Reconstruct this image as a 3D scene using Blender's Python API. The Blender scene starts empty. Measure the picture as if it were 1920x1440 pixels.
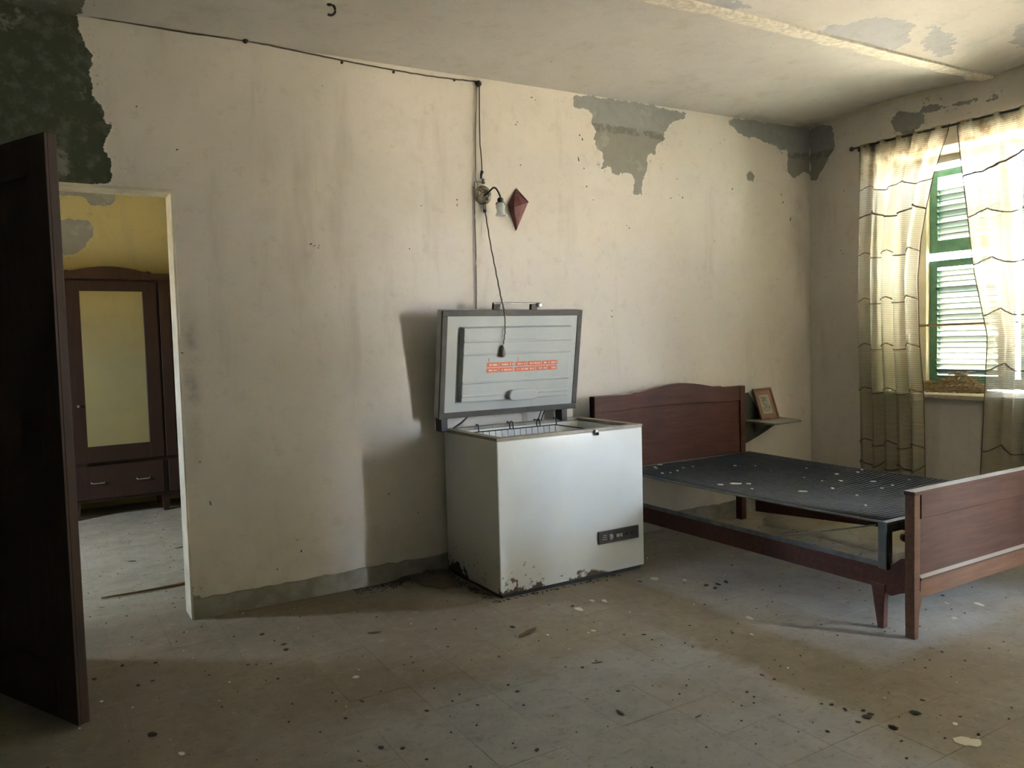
import bpy, bmesh, math, random
import numpy as np
from mathutils import Vector, Matrix
random.seed(7)
C = bpy.context.scene.collection
SC = bpy.context.scene

# ------------------------------------------------------------------ camera
FPX, YAW, PITCH, ROLL, CAMH = 1486.27, 0.54551, 0.056432, 0.026564, 1.40
def cam_axes():
    cy, sy, cp, sp = math.cos(YAW), math.sin(YAW), math.cos(PITCH), math.sin(PITCH)
    f = Vector((sy*cp, cy*cp, -sp)); r = Vector((cy, -sy, 0)); d = f.cross(r)
    cr, sr = math.cos(ROLL), math.sin(ROLL)
    return r*cr + d*sr, -r*sr + d*cr, f
AR, AD, AF = cam_axes()
CAM = Vector((0, 0, CAMH))
cd = bpy.data.cameras.new('camera'); cam = bpy.data.objects.new('camera', cd); C.objects.link(cam)
cd.sensor_width = 36.0; cd.lens = FPX/1920*36.0; cd.clip_start = .02; cd.clip_end = 500
cam.matrix_world = Matrix(((AR.x, -AD.x, -AF.x, 0), (AR.y, -AD.y, -AF.y, 0), (AR.z, -AD.z, -AF.z, CAMH), (0, 0, 0, 1)))
SC.camera = cam
# pixel of the photograph -> point on a known plane of the room
def ray(x, y): return AR*((x-960)/FPX) + AD*((y-720)/FPX) + AF
def on_z(x, y, z=0.0): d = ray(x, y); return CAM + d*((z-CAMH)/d.z)
def on_y(x, y, Y): d = ray(x, y); return CAM + d*(Y/d.y)
def on_x(x, y, X): d = ray(x, y); return CAM + d*(X/d.x)

# ------------------------------------------------------------------ light, exposure
SC.view_settings.view_transform = 'Standard'; SC.view_settings.look = 'None'
SC.view_settings.gamma = 1.0; SC.view_settings.use_curve_mapping = False
SC.view_settings.exposure = 2.32
SKY = 36.0; SUN = 120.0
w = bpy.data.worlds.new('sky'); SC.world = w; w.use_nodes = True
bg = w.node_tree.nodes['Background']; bg.inputs['Color'].default_value = (.70, .82, 1.0, 1); bg.inputs['Strength'].default_value = SKY
sl = bpy.data.lights.new('sun', 'SUN'); sl.energy = SUN; sl.angle = .0093; sl.color = (1.0, .92, .80)
so = bpy.data.objects.new('sun', sl); C.objects.link(so); so.location = (12, 0, 12)
so.rotation_euler = Vector((-.42, 1.0, -1.25)).to_track_quat('-Z', 'Y').to_euler()
cyc = SC.cycles
cyc.max_bounces = 10; cyc.diffuse_bounces = 6; cyc.glossy_bounces = 4; cyc.transmission_bounces = 4; cyc.transparent_max_bounces = 16
cyc.sample_clamp_indirect = 12.0; cyc.caustics_reflective = False; cyc.caustics_refractive = False
cyc.use_denoising = True
def portal(loc, rot, sx, sy):
    l = bpy.data.lights.new('window_daylight', 'AREA'); l.shape = 'RECTANGLE'; l.size = sx; l.size_y = sy
    l.cycles.is_portal = True
    o = bpy.data.objects.new('window_daylight', l); C.objects.link(o); o.location = loc; o.rotation_euler = rot

# ------------------------------------------------------------------ room sizes
YB, XR, YF, XL = 4.30, 5.49, -2.3, -1.35        # back wall, window wall, wall behind the camera, left wall
TW = .16                                         # thickness of the wall with the doorway
XO = 6.02                                        # outer face of the window wall
DX0, DX1, DZ = -.43, .655, 2.19                  # doorway
WY0, WY1, WZ0, WZ1 = 2.16, 3.70, .93, 2.66       # window
FY0, FY1, FZ1 = -1.14, -.40, 2.40                # garden door beside the camera
YA1 = 7.92; XA0, XA1 = -2.3, 3.0                 # room beyond the doorway
portal((XO+.02, (WY0+WY1)/2, 1.8), (0, math.pi/2, 0), 1.9, 1.7)
portal((5.72, (FY0+FY1)/2, FZ1/2), (0, math.pi/2, 0), 2.5, .95)
portal((XA0-.27, 6.0, 1.5), (0, -math.pi/2, 0), 1.0, .62)

# ------------------------------------------------------------------ materials
class NT:
    def __init__(s, name):
        s.m = bpy.data.materials.new(name); s.m.use_nodes = True; s.t = s.m.node_tree; s.n = s.t.nodes; s.l = s.t.links
        s.p = s.n['Principled BSDF']; s.out = s.n['Material Output']
    def node(s, typ, **kw):
        n = s.n.new(typ)
        for k, v in kw.items(): setattr(n, k, v)
        return n
    def sock(s, inp, v):
        if isinstance(v, bpy.types.NodeSocket): s.l.new(v, inp)
        elif isinstance(v, (tuple, list)):
            inp.default_value = tuple(v) + ((1,) if len(v) == 3 and inp.type == 'RGBA' else ())
        else: inp.default_value = v
    def math(s, op, a, b=0.0, c=None, clamp=False):
        n = s.node('ShaderNodeMath', operation=op, use_clamp=clamp); s.sock(n.inputs[0], a); s.sock(n.inputs[1], b)
        if c is not None: s.sock(n.inputs[2], c)
        return n.outputs[0]
    def mix(s, f, a, b):
        n = s.node('ShaderNodeMix', data_type='RGBA'); s.sock(n.inputs[0], f); s.sock(n.inputs[6], a); s.sock(n.inputs[7], b)
        return n.outputs[2]
    def pos(s): return s.node('ShaderNodeNewGeometry').outputs['Position']
    def objco(s): return s.node('ShaderNodeTexCoord').outputs['Object']
    def noise(s, co, scale, detail=4, rough=.6, sc=None):
        if sc:
            mp = s.node('ShaderNodeMapping'); s.l.new(co, mp.inputs[0]); mp.inputs['Scale'].default_value = sc; co = mp.outputs[0]
        n = s.node('ShaderNodeTexNoise'); s.l.new(co, n.inputs['Vector']); n.inputs['Scale'].default_value = scale
        n.inputs['Detail'].default_value = detail; n.inputs['Roughness'].default_value = rough
        return n.outputs[0]
    def step(s, v, lo, hi):
        n = s.node('ShaderNodeMapRange', interpolation_type='SMOOTHSTEP'); s.sock(n.inputs[0], v)
        s.sock(n.inputs[1], lo); s.sock(n.inputs[2], hi); return n.outputs[0]
    def attr(s, name): return s.node('ShaderNodeAttribute', attribute_name=name).outputs['Fac']
    def bump(s, h, strength=.3, dist=.01):
        n = s.node('ShaderNodeBump'); n.inputs['Strength'].default_value = strength; n.inputs['Distance'].default_value = dist
        s.sock(n.inputs['Height'], h); s.l.new(n.outputs[0], s.p.inputs['Normal']); return n
    def xyz(s, co):
        n = s.node('ShaderNodeSeparateXYZ'); s.l.new(co, n.inputs[0]); return n.outputs
    def fin(s, col, rough=.8, metal=0.0, spec=None):
        s.sock(s.p.inputs['Base Color'], col); s.sock(s.p.inputs['Roughness'], rough); s.p.inputs['Metallic'].default_value = metal
        if spec is not None: s.p.inputs['Specular IOR Level'].default_value = spec
        return s.m
def plain(name, c1, c2=None, rough=.7, scale=8, metal=0.0, bump=.15, bdist=.003, sc=None, spec=None):
    t = NT(name); co = t.objco(); c2 = c2 or tuple(v*.7 for v in c1)
    nz = t.noise(co, scale, 5, .65, sc); col = t.mix(t.step(nz, .3, .7), c1, c2)
    if bump: t.bump(t.noise(co, scale*4, 4, .6, sc), bump, bdist)
    return t.fin(col, rough, metal, spec)
def wood(name, c1, c2, rough=.45, axis=2, dust=0.0, spec=.5):
    t = NT(name); co = t.objco(); sc = [14, 14, 14]; sc[axis] = 1.2
    g = t.noise(co, 3.0, 6, .7, tuple(sc)); big = t.noise(co, 2.2, 3, .6)
    col = t.mix(t.step(g, .3, .72), c1, c2)
    col = t.mix(t.math('MULTIPLY', t.step(big, .45, .75), .45), col, tuple(v*.55 for v in c2))
    if dust: 
        nz = t.xyz(t.node('ShaderNodeNewGeometry').outputs['Normal'])[2]
        col = t.mix(t.math('MULTIPLY', t.step(nz, .4, .8), dust), col, (.36, .33, .29))
    t.bump(g, .12, .002); return t.fin(col, rough, 0, spec)
M = {}
def wall_mat(name, base, base2, peel, peel2, stain=(.30, .26, .20), rough=.92, rag=1.0):
    t = NT(name); co = t.pos()
    n1 = t.noise(co, .9, 5, .62); n2 = t.noise(co, 5.5, 6, .7); n3 = t.noise(co, 60, 4, .7); n4 = t.noise(co, 14, 5, .7)
    streak = t.noise(co, 2.2, 4, .6, (2.2, 2.2, .35))
    col = t.mix(t.step(n1, .35, .68), base, base2)
    col = t.mix(t.math('MULTIPLY', t.step(n2, .52, .72), .35), col, tuple(v*.78 for v in base))
    col = t.mix(t.math('MULTIPLY', t.step(streak, .55, .75), .30), col, stain)
    col = t.mix(t.math('MULTIPLY', t.step(n4, .54, .72), .30), col, tuple(v*.62 for v in base))
    col = t.mix(t.math('MULTIPLY', t.step(n3, .58, .74), .30), col, tuple(v*.55 for v in base))
    vor = t.node('ShaderNodeTexVoronoi'); t.l.new(co, vor.inputs['Vector']); vor.inputs['Scale'].default_value = 5.5
    speck = t.math('MULTIPLY', t.math('SUBTRACT', 1.0, t.step(t.math('ADD', vor.outputs['Distance'], t.math('MULTIPLY', n4, .06)), .055, .075)), t.step(n2, .5, .56))
    col = t.mix(t.math('MULTIPLY', speck, .75), col, (.10, .085, .065))
    grime_shade = t.attr('grime_shade'); col = t.mix(t.math('MULTIPLY', t.math('MULTIPLY', grime_shade, t.step(n2, .25, .7)), .85), col, (.13, .12, .095))
    sd = t.attr('peel'); tone = t.attr('tone')
    e = t.math('ADD', sd, t.math('ADD', t.math('MULTIPLY', t.math('SUBTRACT', n2, .5), .085*rag), t.math('MULTIPLY', t.math('SUBTRACT', n4, .5), .06*rag)))
    mask = t.step(e, 0.0, .004); rim = t.math('MULTIPLY', t.step(e, -.012, 0.0), t.math('SUBTRACT', 1.0, mask))
    hz_ = t.xyz(co)[2]; zz_ = t.math('ADD', hz_, t.math('MULTIPLY', t.math('SUBTRACT', n2, .5), .05))
    up_ = t.step(zz_, 2.80, 2.84); strip = t.math('MULTIPLY', t.step(zz_, 2.775, 2.79), t.math('MULTIPLY', t.step(zz_, 2.84, 2.825), t.step(n4, .40, .55)))
    low_ = t.mix(up_, (peel[0]*.92, peel[1]*.89, peel[2]*.88), (peel[0], peel[1]*1.02, peel[2]*1.12))
    low_ = t.mix(t.math('MULTIPLY', strip, .7), low_, tuple(v*.42 for v in peel))
    pc = t.mix(tone, low_, peel2); pc = t.mix(t.math('MULTIPLY', t.step(n4, .45, .65), .35), pc, tuple(v*.72 for v in peel))
    pc = t.mix(t.math('MULTIPLY', t.step(n2, .58, .66), .35), pc, tuple(min(1, v*1.5) for v in peel))
    fleck = t.math('MULTIPLY', t.step(t.math('ADD', n3, t.math('MULTIPLY', n4, .5)), .90, .96), t.math('SUBTRACT', 1.0, tone))
    frag = t.math('MULTIPLY', t.step(e, -.075, -.01), t.step(t.math('ADD', n3, t.math('MULTIPLY', n4, .6)), .93, .97))
    mask = t.math('MAXIMUM', t.math('MULTIPLY', mask, t.math('SUBTRACT', 1.0, t.math('MULTIPLY', fleck, .8))), t.math('MULTIPLY', frag, .8))
    col = t.mix(mask, col, pc); col = t.mix(t.math('MULTIPLY', rim, .35), col, tuple(min(.9, v*1.15) for v in base))
    t.bump(t.math('ADD', t.math('MULTIPLY', mask, -.5), t.math('ADD', t.math('MULTIPLY', n3, .10), t.math('MULTIPLY', n2, .5))), .55, .006)
    return t.fin(col, rough, 0, .25)
M['wall'] = wall_mat('old_plaster', (.62, .57, .515), (.55, .51, .46), (.265, .265, .235), (.058, .068, .044))
M['ceil'] = wall_mat('ceiling_plaster', (.49, .47, .435), (.42, .40, .37), (.33, .325, .31), (.10, .11, .09), rag=2.6)
M['yellow'] = wall_mat('yellow_plaster', (.52, .43, .20), (.46, .40, .21), (.30, .30, .27), (.30, .30, .27))
M['white_trim'] = plain('cream_paint', (.62, .57, .45), (.45, .41, .31), .6, 6)
M['plinth'] = plain('grey_plinth_paint', (.27, .26, .225), (.18, .165, .13), .85, 9, bump=.4)
def floor_mat():
    t = NT('dusty_cement_tile'); co = t.pos(); x, y, z = t.xyz(co)
    n1 = t.noise(co, 1.1, 5, .6); n2 = t.noise(co, 5, 6, .7); n3 = t.noise(co, 38, 5, .75); n4 = t.noise(co, 110, 3, .7)
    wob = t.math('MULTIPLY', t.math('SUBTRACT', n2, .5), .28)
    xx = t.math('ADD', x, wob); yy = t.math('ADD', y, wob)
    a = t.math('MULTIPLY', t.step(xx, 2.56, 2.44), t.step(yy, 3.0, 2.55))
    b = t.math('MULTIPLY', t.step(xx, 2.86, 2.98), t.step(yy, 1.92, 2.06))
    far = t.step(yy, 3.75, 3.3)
    skylit = t.math('MULTIPLY', t.math('MAXIMUM', a, b), t.math('MULTIPLY', far, t.step(n1, .2, .5)))  # bluish skylight patches painted into the floor, brown band between stands for shade
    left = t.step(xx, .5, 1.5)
    skylit = t.math('MULTIPLY', skylit, t.math('ADD', .25, t.math('MULTIPLY', left, .75)))
    dust = t.mix(t.step(n1, .35, .65), (.245, .215, .16), (.195, .167, .12))  # this brown also stands for shade between the skylit patches
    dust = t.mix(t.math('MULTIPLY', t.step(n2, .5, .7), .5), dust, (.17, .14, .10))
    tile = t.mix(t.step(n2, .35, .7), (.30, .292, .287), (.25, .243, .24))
    col = t.mix(skylit, dust, tile)
    room2 = t.step(y, 4.35, 4.75); col = t.mix(room2, col, t.mix(t.step(n2, .3, .7), (.36, .33, .26), (.27, .245, .19)))
    n5 = t.noise(co, 16, 6, .75)
    col = t.mix(t.math('MULTIPLY', t.step(n5, .52, .70), .42), col, (.12, .098, .07))
    col = t.mix(t.math('MULTIPLY', t.step(n5, .46, .34), .30), col, (.34, .315, .27))
    col = t.mix(t.math('MULTIPLY', t.step(n3, .54, .70), .55), col, (.12, .097, .068))
    col = t.mix(t.math('MULTIPLY', t.step(n4, .66, .74), .35), col, (.48, .45, .40))
    t.bump(t.math('ADD', t.math('MULTIPLY', n3, .6), t.math('MULTIPLY', n2, .6)), .25, .004)
    return t.fin(col, t.mix(skylit, (.85,)*3, (.62,)*3), 0, .3)
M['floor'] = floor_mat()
M['grout'] = plain('grout', (.20, .17, .125), None, .95, 12)
M['wood_bed'] = wood('bed_wood', (.085, .030, .019), (.05, .018, .012), .55, 0, .5, .25)
M['wood_foot'] = wood('footboard_wood', (.068, .028, .016), (.040, .016, .009), .55, 0, .7, .22)
M['wood_light'] = wood('worn_footboard_wood', (.135, .068, .038), (.085, .040, .022), .6, 0, .6, .22)
M['wood_dark'] = wood('wardrobe_wood', (.036, .013, .008), (.02, .008, .005), .45, 2)
M['wood_door'] = wood('door_wood', (.05, .021, .011), (.028, .012, .006), .65, 2)
M['wood_frame'] = wood('picture_frame_wood', (.24, .12, .085), (.15, .07, .05), .4, 2)
def enamel():
    t = NT('white_enamel'); co = t.pos(); x, y, z = t.xyz(co)
    n1 = t.noise(co, 6, 5, .65); n2 = t.noise(co, 22, 5, .7); n0 = t.noise(co, 2.0, 4, .6)
    col = t.mix(t.step(n0, .3, .7), (.77, .80, .81), (.70, .725, .72))
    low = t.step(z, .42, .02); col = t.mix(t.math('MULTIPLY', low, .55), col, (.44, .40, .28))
    lim = t.math('ADD', .010, t.math('MULTIPLY', t.step(n1, .38, .66), t.math('MULTIPLY_ADD', t.step(x, 2.95, 2.45), .085, .014)))
    rust = t.step(t.math('SUBTRACT', lim, z), -.006, .012)
    col = t.mix(t.math('MULTIPLY', rust, .9), col, t.mix(n2, (.09, .035, .012), (.025, .016, .010)))
    vor = t.node('ShaderNodeTexVoronoi'); t.l.new(co, vor.inputs['Vector']); vor.inputs['Scale'].default_value = 24
    sp = t.math('MULTIPLY', t.math('SUBTRACT', 1.0, t.step(vor.outputs['Distance'], .16, .24)), t.math('MULTIPLY', t.step(z, .27, .12), t.math('MULTIPLY', t.step(x, 2.48, 2.25), t.step(n1, .38, .5))))
    col = t.mix(t.math('MULTIPLY', sp, .6), col, (.16, .13, .07))
    t.bump(n2, .02, .001); return t.fin(col, .15, 0, .55)
M['enamel'] = enamel()
M['plastic_white'] = plain('aged_white_plastic', (.40, .42, .415), (.36, .38, .37), .42, 3, bump=0, spec=.22)
M['rim'] = plain('rim_trim', (.33, .29, .22), (.22, .19, .14), .5, 10)
M['gasket'] = plain('gasket_rubber', (.060, .052, .042), (.035, .032, .027), .6, 10)
M['liner'] = plain('embossed_white_liner', (.88, .89, .88), (.80, .81, .80), .25, 30, .0, .2, .003)
M['black_metal'] = plain('dark_metal', (.022, .019, .016), None, .5, 20, .3)
M['grey_metal'] = plain('old_steel', (.20, .20, .20), (.10, .095, .085), .42, 14, .8)
M['iron'] = plain('painted_iron', (.115, .125, .12), (.06, .062, .058), .5, 10, .2)
M['wire'] = plain('mesh_wire', (.050, .052, .055), (.028, .028, .028), .42, 20, .6, 0)
M['panel'] = plain('control_panel_plastic', (.055, .047, .036), (.036, .03, .023), .5, 30)
M['silver'] = plain('dull_chrome', (.42, .41, .39), (.28, .27, .25), .35, 20, .7)
M['orange'] = plain('orange_label_print', (.62, .135, .055), (.52, .11, .05), .5, 20, bump=0)
M['label_white'] = plain('label_white_print', (.72, .62, .54), None, .5, 20, bump=0)
M['cable'] = plain('dusty_cable', (.085, .068, .048), (.045, .036, .026), .85, 30)
M['cable_pale'] = plain('painted_cable', (.22, .19, .15), (.15, .12, .09), .85, 20)
M['ceramic'] = plain('painted_ceramic', (.30, .26, .185), (.06, .05, .034), .5, 34, bump=.4)
M['purple'] = plain('purple_paper', (.135, .042, .046), (.085, .024, .030), .7, 14, bump=.3)
M['purple_dark'] = plain('purple_paper_fold', (.05, .016, .020), None, .7, 14)
M['patch_dark'] = plain('dark_green_patch', (.055, .060, .048), (.035, .037, .03), .7, 8)
M['shelf'] = plain('grey_shelf_board', (.25, .24, .20), (.17, .16, .13), .7, 8)
M['print_paper'] = plain('print_paper', (.42, .38, .28), (.36, .32, .24), .8, 12, bump=0)
M['print_mount'] = plain('print_mount', (.27, .15, .12), (.23, .13, .10), .7, 10, bump=0)
def picture():
    t = NT('faded_print'); co = t.objco(); n = t.noise(co, 26, 4, .7); n2 = t.noise(co, 70, 4, .7)
    return t.fin(t.mix(t.step(n, .42, .58), t.mix(n2, (.12, .13, .115), (.20, .205, .18)), (.33, .31, .245)), .7)
M['print'] = picture()
M['green'] = plain('green_shutter_paint', (.045, .14, .085), (.08, .19, .125), .6, 16)
M['green_slat'] = plain('green_slat_paint', (.016, .050, .032), (.024, .062, .044), .6, 10)
M['stone'] = plain('sill_stone', (.56, .50, .38), (.44, .39, .29), .8, 12)
M['reveal'] = plain('window_reveal_plaster', (.62, .56, .42), (.54, .48, .35), .9, 5)
M['frame_wood'] = plain('window_frame_paint', (.30, .29, .26), (.20, .19, .165), .6, 10)
M['twig'] = plain('dry_twigs', (.36, .26, .16), (.20, .135, .08), .95, 40, bump=0)
M['clump'] = plain('dark_dirt', (.055, .042, .030), (.03, .023, .017), .95, 60, bump=.5)
M['flake'] = plain('white_plaster_flake', (.62, .58, .50), (.50, .46, .38), .9, 40)
M['leaf'] = plain('dry_leaf', (.10, .072, .045), (.06, .042, .027), .9, 40)
M['cardboard'] = plain('damp_cardboard', (.105, .085, .058), (.06, .047, .032), .95, 9, bump=.5)
M['stick'] = plain('cane', (.20, .12, .06), (.14, .08, .04), .7, 20)
M['mirror'] = NT('mirror_glass').fin((.74, .74, .70), .06, 1.0)
M['ground'] = plain('dry_ground', (.54, .47, .35), (.48, .42, .30), .95, .6)
def glass():
    t = NT('tulip_glass'); g = t.p; g.inputs['Base Color'].default_value = (.75, .78, .78, 1); g.inputs['Roughness'].default_value = .08; g.inputs['Specular IOR Level'].default_value = 1.0
    tr = t.node('ShaderNodeBsdfTransparent'); mx = t.node('ShaderNodeMixShader'); mx.inputs[0].default_value = .38
    t.l.new(tr.outputs[0], mx.inputs[1]); t.l.new(g.outputs[0], mx.inputs[2]); t.l.new(mx.outputs[0], t.out.inputs[0]); return t.m
M['glass'] = glass()
def lace():
    t = NT('lace_net'); co = t.pos(); x, y, z = t.xyz(co)
    n1 = t.noise(co, 7, 5, .7); n2 = t.noise(co, 30, 4, .7)
    rib = t.math('SINE', t.math('MULTIPLY', t.math('ADD', z, t.math('MULTIPLY', n2, .004)), 2*math.pi/.0135))
    dirt = t.math('MULTIPLY', t.step(z, 2.25, 2.72), t.step(n1, .38, .62))
    col = t.mix(dirt, (.43, .385, .295), (.15, .105, .065))
    df = t.node('ShaderNodeBsdfDiffuse'); tl = t.node('ShaderNodeBsdfTranslucent'); t.sock(df.inputs[0], col); t.sock(tl.inputs[0], col)
    m1 = t.node('ShaderNodeMixShader'); m1.inputs[0].default_value = .42; t.l.new(df.outputs[0], m1.inputs[1]); t.l.new(tl.outputs[0], m1.inputs[2])
    tp = t.node('ShaderNodeBsdfTransparent'); m2 = t.node('ShaderNodeMixShader')
    op = t.math('ADD', .64, t.math('MULTIPLY', rib, .17)); op = t.math('ADD', op, t.math('MULTIPLY', dirt, .25), clamp=True)
    op = t.math('SUBTRACT', op, t.math('MULTIPLY', t.step(z, 1.0, .6), .10))
    t.sock(m2.inputs[0], op); t.l.new(tp.outputs[0], m2.inputs[1]); t.l.new(m1.outputs[0], m2.inputs[2]); t.l.new(m2.outputs[0], t.out.inputs[0]); return t.m
M['lace'] = lace()
M['beam'] = plain('flaking_limewash', (.66, .62, .52), (.42, .39, .33), .9, 30, bump=.6)
M['blocker_hedge'] = plain('blocker_leaves', (.055, .065, .035), (.035, .042, .022), .8, 6)
M['pear'] = plain('brown_bakelite', (.10, .085, .06), (.06, .05, .035), .4, 20)
M['lace_cord'] = plain('lace_cord', (.12, .09, .06), (.08, .06, .04), .9, 20, bump=0)

# ------------------------------------------------------------------ mesh helpers
class MB:
    def __init__(s): s.v = []; s.f = []; s.mi = []
    def add(s, vs, fs, mi=0):
        b = len(s.v); s.v += [tuple(v) for v in vs]; s.f += [tuple(b+i for i in f) for f in fs]; s.mi += [mi]*len(fs); return s
    def box(s, x0, x1, y0, y1, z0, z1, mi=0, T=None):
        vs = [Vector((x, y, z)) for x in (x0, x1) for y in (y0, y1) for z in (z0, z1)]
        if T: vs = [T(v) for v in vs]
        return s.add(vs, [(0, 1, 3, 2), (4, 6, 7, 5), (0, 4, 5, 1), (2, 3, 7, 6), (0, 2, 6, 4), (1, 5, 7, 3)], mi)
    def prism(s, pts, d, mi=0):     # closed polygon (3-D points) pushed along d
        n = len(pts); a = [Vector(p) for p in pts]; d = Vector(d)
        s.add(a + [p+d for p in a], [tuple(range(n))[::-1], tuple(range(n, 2*n))] + [(i, (i+1) % n, n+(i+1) % n, n+i) for i in range(n)], mi); return s
    def tube(s, path, r, k=6, mi=0, closed=False):
        P = [Vector(p) for p in path]; n = len(P); rs = r if isinstance(r, (list, tuple)) else [r]*n
        vs = []; ref = None
        for i in range(n):
            t = (P[(i+1) % n]-P[i-1]) if closed else (P[min(i+1, n-1)]-P[max(i-1, 0)])
            t = t.normalized() if t.length > 1e-9 else Vector((0, 0, 1))
            if ref is None: ref = Vector((0, 0, 1)) if abs(t.z) < .9 else Vector((1, 0, 0))
            a = t.cross(ref).normalized(); b = t.cross(a).normalized(); ref = -b if False else ref
            for j in range(k):
                an = 2*math.pi*j/k; vs.append(P[i] + (a*math.cos(an)+b*math.sin(an))*rs[i])
        fs = []
        for i in range(n if closed else n-1):
            for j in range(k):
                i2 = (i+1) % n; fs.append((i*k+j, i*k+(j+1) % k, i2*k+(j+1) % k, i2*k+j))
        if not closed: fs += [tuple(range(k))[::-1], tuple(range((n-1)*k, n*k))]
        return s.add(vs, fs, mi)
    def lathe(s, prof, o, axis=(0, 0, 1), k=20, mi=0):   # prof [(r, h)...] about axis through o
        ax = Vector(axis).normalized(); ref = Vector((1, 0, 0)) if abs(ax.x) < .9 else Vector((0, 0, 1))
        a = ax.cross(ref).normalized(); b = ax.cross(a); o = Vector(o); vs = []
        for r, h in prof:
            for j in range(k):
                an = 2*math.pi*j/k; vs.append(o + ax*h + (a*math.cos(an)+b*math.sin(an))*r)
        fs = [(i*k+j, i*k+(j+1) % k, (i+1)*k+(j+1) % k, (i+1)*k+j) for i in range(len(prof)-1) for j in range(k)]
        fs += [tuple(range(k))[::-1], tuple(range((len(prof)-1)*k, len(prof)*k))]
        return s.add(vs, fs, mi)
    def build(s, name, mats, parent=None, bevel=0, smooth=False, seg=2):
        me = bpy.data.meshes.new(name); me.from_pydata(s.v, [], s.f); 
        mats = mats if isinstance(mats, (list, tuple)) else [mats]
        for m in mats: me.materials.append(M[m])
        me.polygons.foreach_set('material_index', s.mi)
        bm = bmesh.new(); bm.from_mesh(me); bmesh.ops.recalc_face_normals(bm, faces=bm.faces); bm.to_mesh(me); bm.free()
        o = bpy.data.objects.new(name, me); C.objects.link(o)
        if smooth:
            me.polygons.foreach_set('use_smooth', [True]*len(me.polygons)); 
            if smooth != 'all': 
                try: me.set_sharp_from_angle(angle=math.radians(40))
                except Exception: pass
        if bevel:
            md = o.modifiers.new('bevel', 'BEVEL'); md.width = bevel; md.segments = seg; md.limit_method = 'ANGLE'
        if parent:
            o.parent = parent; o.matrix_parent_inverse = Matrix.Translation(-Vector(parent.location)) if parent.rotation_euler.to_matrix() == Matrix.Identity(3) else parent.matrix_basis.inverted()
        return o
def thing(name, label, cat, loc=(0, 0, 0), group=None):
    o = bpy.data.objects.new(name, None); C.objects.link(o); o.location = loc; o.empty_display_size = .1
    return tag(o, label, cat, group)
def tag(o, label, cat, group=None):
    o['label'] = label; o['category'] = cat
    if group: o['group'] = group
    return o
def struct(o, label=None):
    o['kind'] = 'structure'
    if label: o['label'] = label
    return o
def sempty(name, loc, label):
    o = bpy.data.objects.new(name, None); C.objects.link(o); o.location = loc; return struct(o, label)

# ------------------------------------------------------------------ painted surfaces with peeled patches
def sdist(P, poly):                 # signed distance of Nx2 points to a polygon, + inside
    poly = np.array(poly, float); d = np.full(len(P), 9.0); ins = np.zeros(len(P), bool)
    for i in range(len(poly)):
        a = poly[i]; b = poly[(i+1) % len(poly)]; ab = b-a; t = np.clip(((P-a)@ab)/(ab@ab+1e-12), 0, 1)
        d = np.minimum(d, np.hypot(*(P-(a+t[:, None]*ab)).T))
        c = (a[1] > P[:, 1]) != (b[1] > P[:, 1])
        with np.errstate(divide='ignore', invalid='ignore'):
            xi = (b[0]-a[0])*(P[:, 1]-a[1])/(b[1]-a[1]) + a[0]
        ins ^= c & (P[:, 0] < xi)
    return np.where(ins, d, -d)
def surface(us, vs, fn, hole, peels, grime_shade=None):
    """grid over us x vs; fn(u, v) -> xyz arrays; hole(u, v) True where the opening is; returns verts, faces, attributes"""
    U, V = np.meshgrid(us, vs, indexing='ij'); X, Y, Z = fn(U, V); nu, nv = U.shape
    co = np.stack([X.ravel(), Y.ravel(), Z.ravel()], 1); P = np.stack([U.ravel(), V.ravel()], 1)
    sd = np.full(len(P), -.5); tone = np.zeros(len(P))
    for poly, tn in peels:
        q = sdist(P, poly); tone = np.where(q > sd, tn, tone); sd = np.maximum(sd, q)
    cu = (us[:-1]+us[1:])/2; cv = (vs[:-1]+vs[1:])/2
    I, J = np.meshgrid(np.arange(nu-1), np.arange(nv-1), indexing='ij')
    keep = np.array([not hole(a, b) for a in cu for b in cv]); I = I.ravel()[keep]; J = J.ravel()[keep]
    F = np.stack([I*nv+J, (I+1)*nv+J, (I+1)*nv+J+1, I*nv+J+1], 1)
    g = grime_shade(P) if grime_shade else np.zeros(len(P))
    return co, F, sd, tone, g
def build_surface(name, data, extra, mats, flip=False):
    co, F, sd, tone, g = data
    if flip: F = F[:, ::-1]
    n0 = len(co); vv = co.tolist() + list(extra.v); ff = F.tolist() + [tuple(n0+i for i in f) for f in extra.f]
    me = bpy.data.meshes.new(name); me.from_pydata(vv, [], ff)
    for m in mats: me.materials.append(M[m])
    me.polygons.foreach_set('material_index', [0]*len(F) + list(extra.mi))
    for nm, arr, dv in (('peel', sd, -.5), ('tone', tone, 0), ('grime_shade', g, 0)):
        a = me.attributes.new(nm, 'FLOAT', 'POINT'); a.data.foreach_set('value', np.concatenate([arr, np.full(len(extra.v), float(dv))]).astype(np.float32))
    me.update(); o = bpy.data.objects.new(name, me); C.objects.link(o); return struct(o)
def ln(a, b, step, *must):
    xs = set(np.round(np.linspace(a, b, max(2, int(round((b-a)/step))+1)), 4).tolist()); xs |= {round(m, 4) for m in must if a <= m <= b}
    return np.array(sorted(xs))
def zc(x): return 2.968 + .068*np.clip((x-.2)/5.3, 0, 1)       # the ceiling rises a little towards the window
def crop(o, s, pts): return [(o[0]+x*s, o[1]+y*s) for x, y in pts]
def poly_back(pts): return [(p.x, p.z) for p in (on_y(x, y, YB) for x, y in pts)]
def poly_right(pts): return [(p.y, p.z) for p in (on_x(x, y, XR) for x, y in pts)]
def poly_ceil(pts, z=3.0): return [(p.x, p.y) for p in (on_z(x, y, z) for x, y in pts)]

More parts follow.
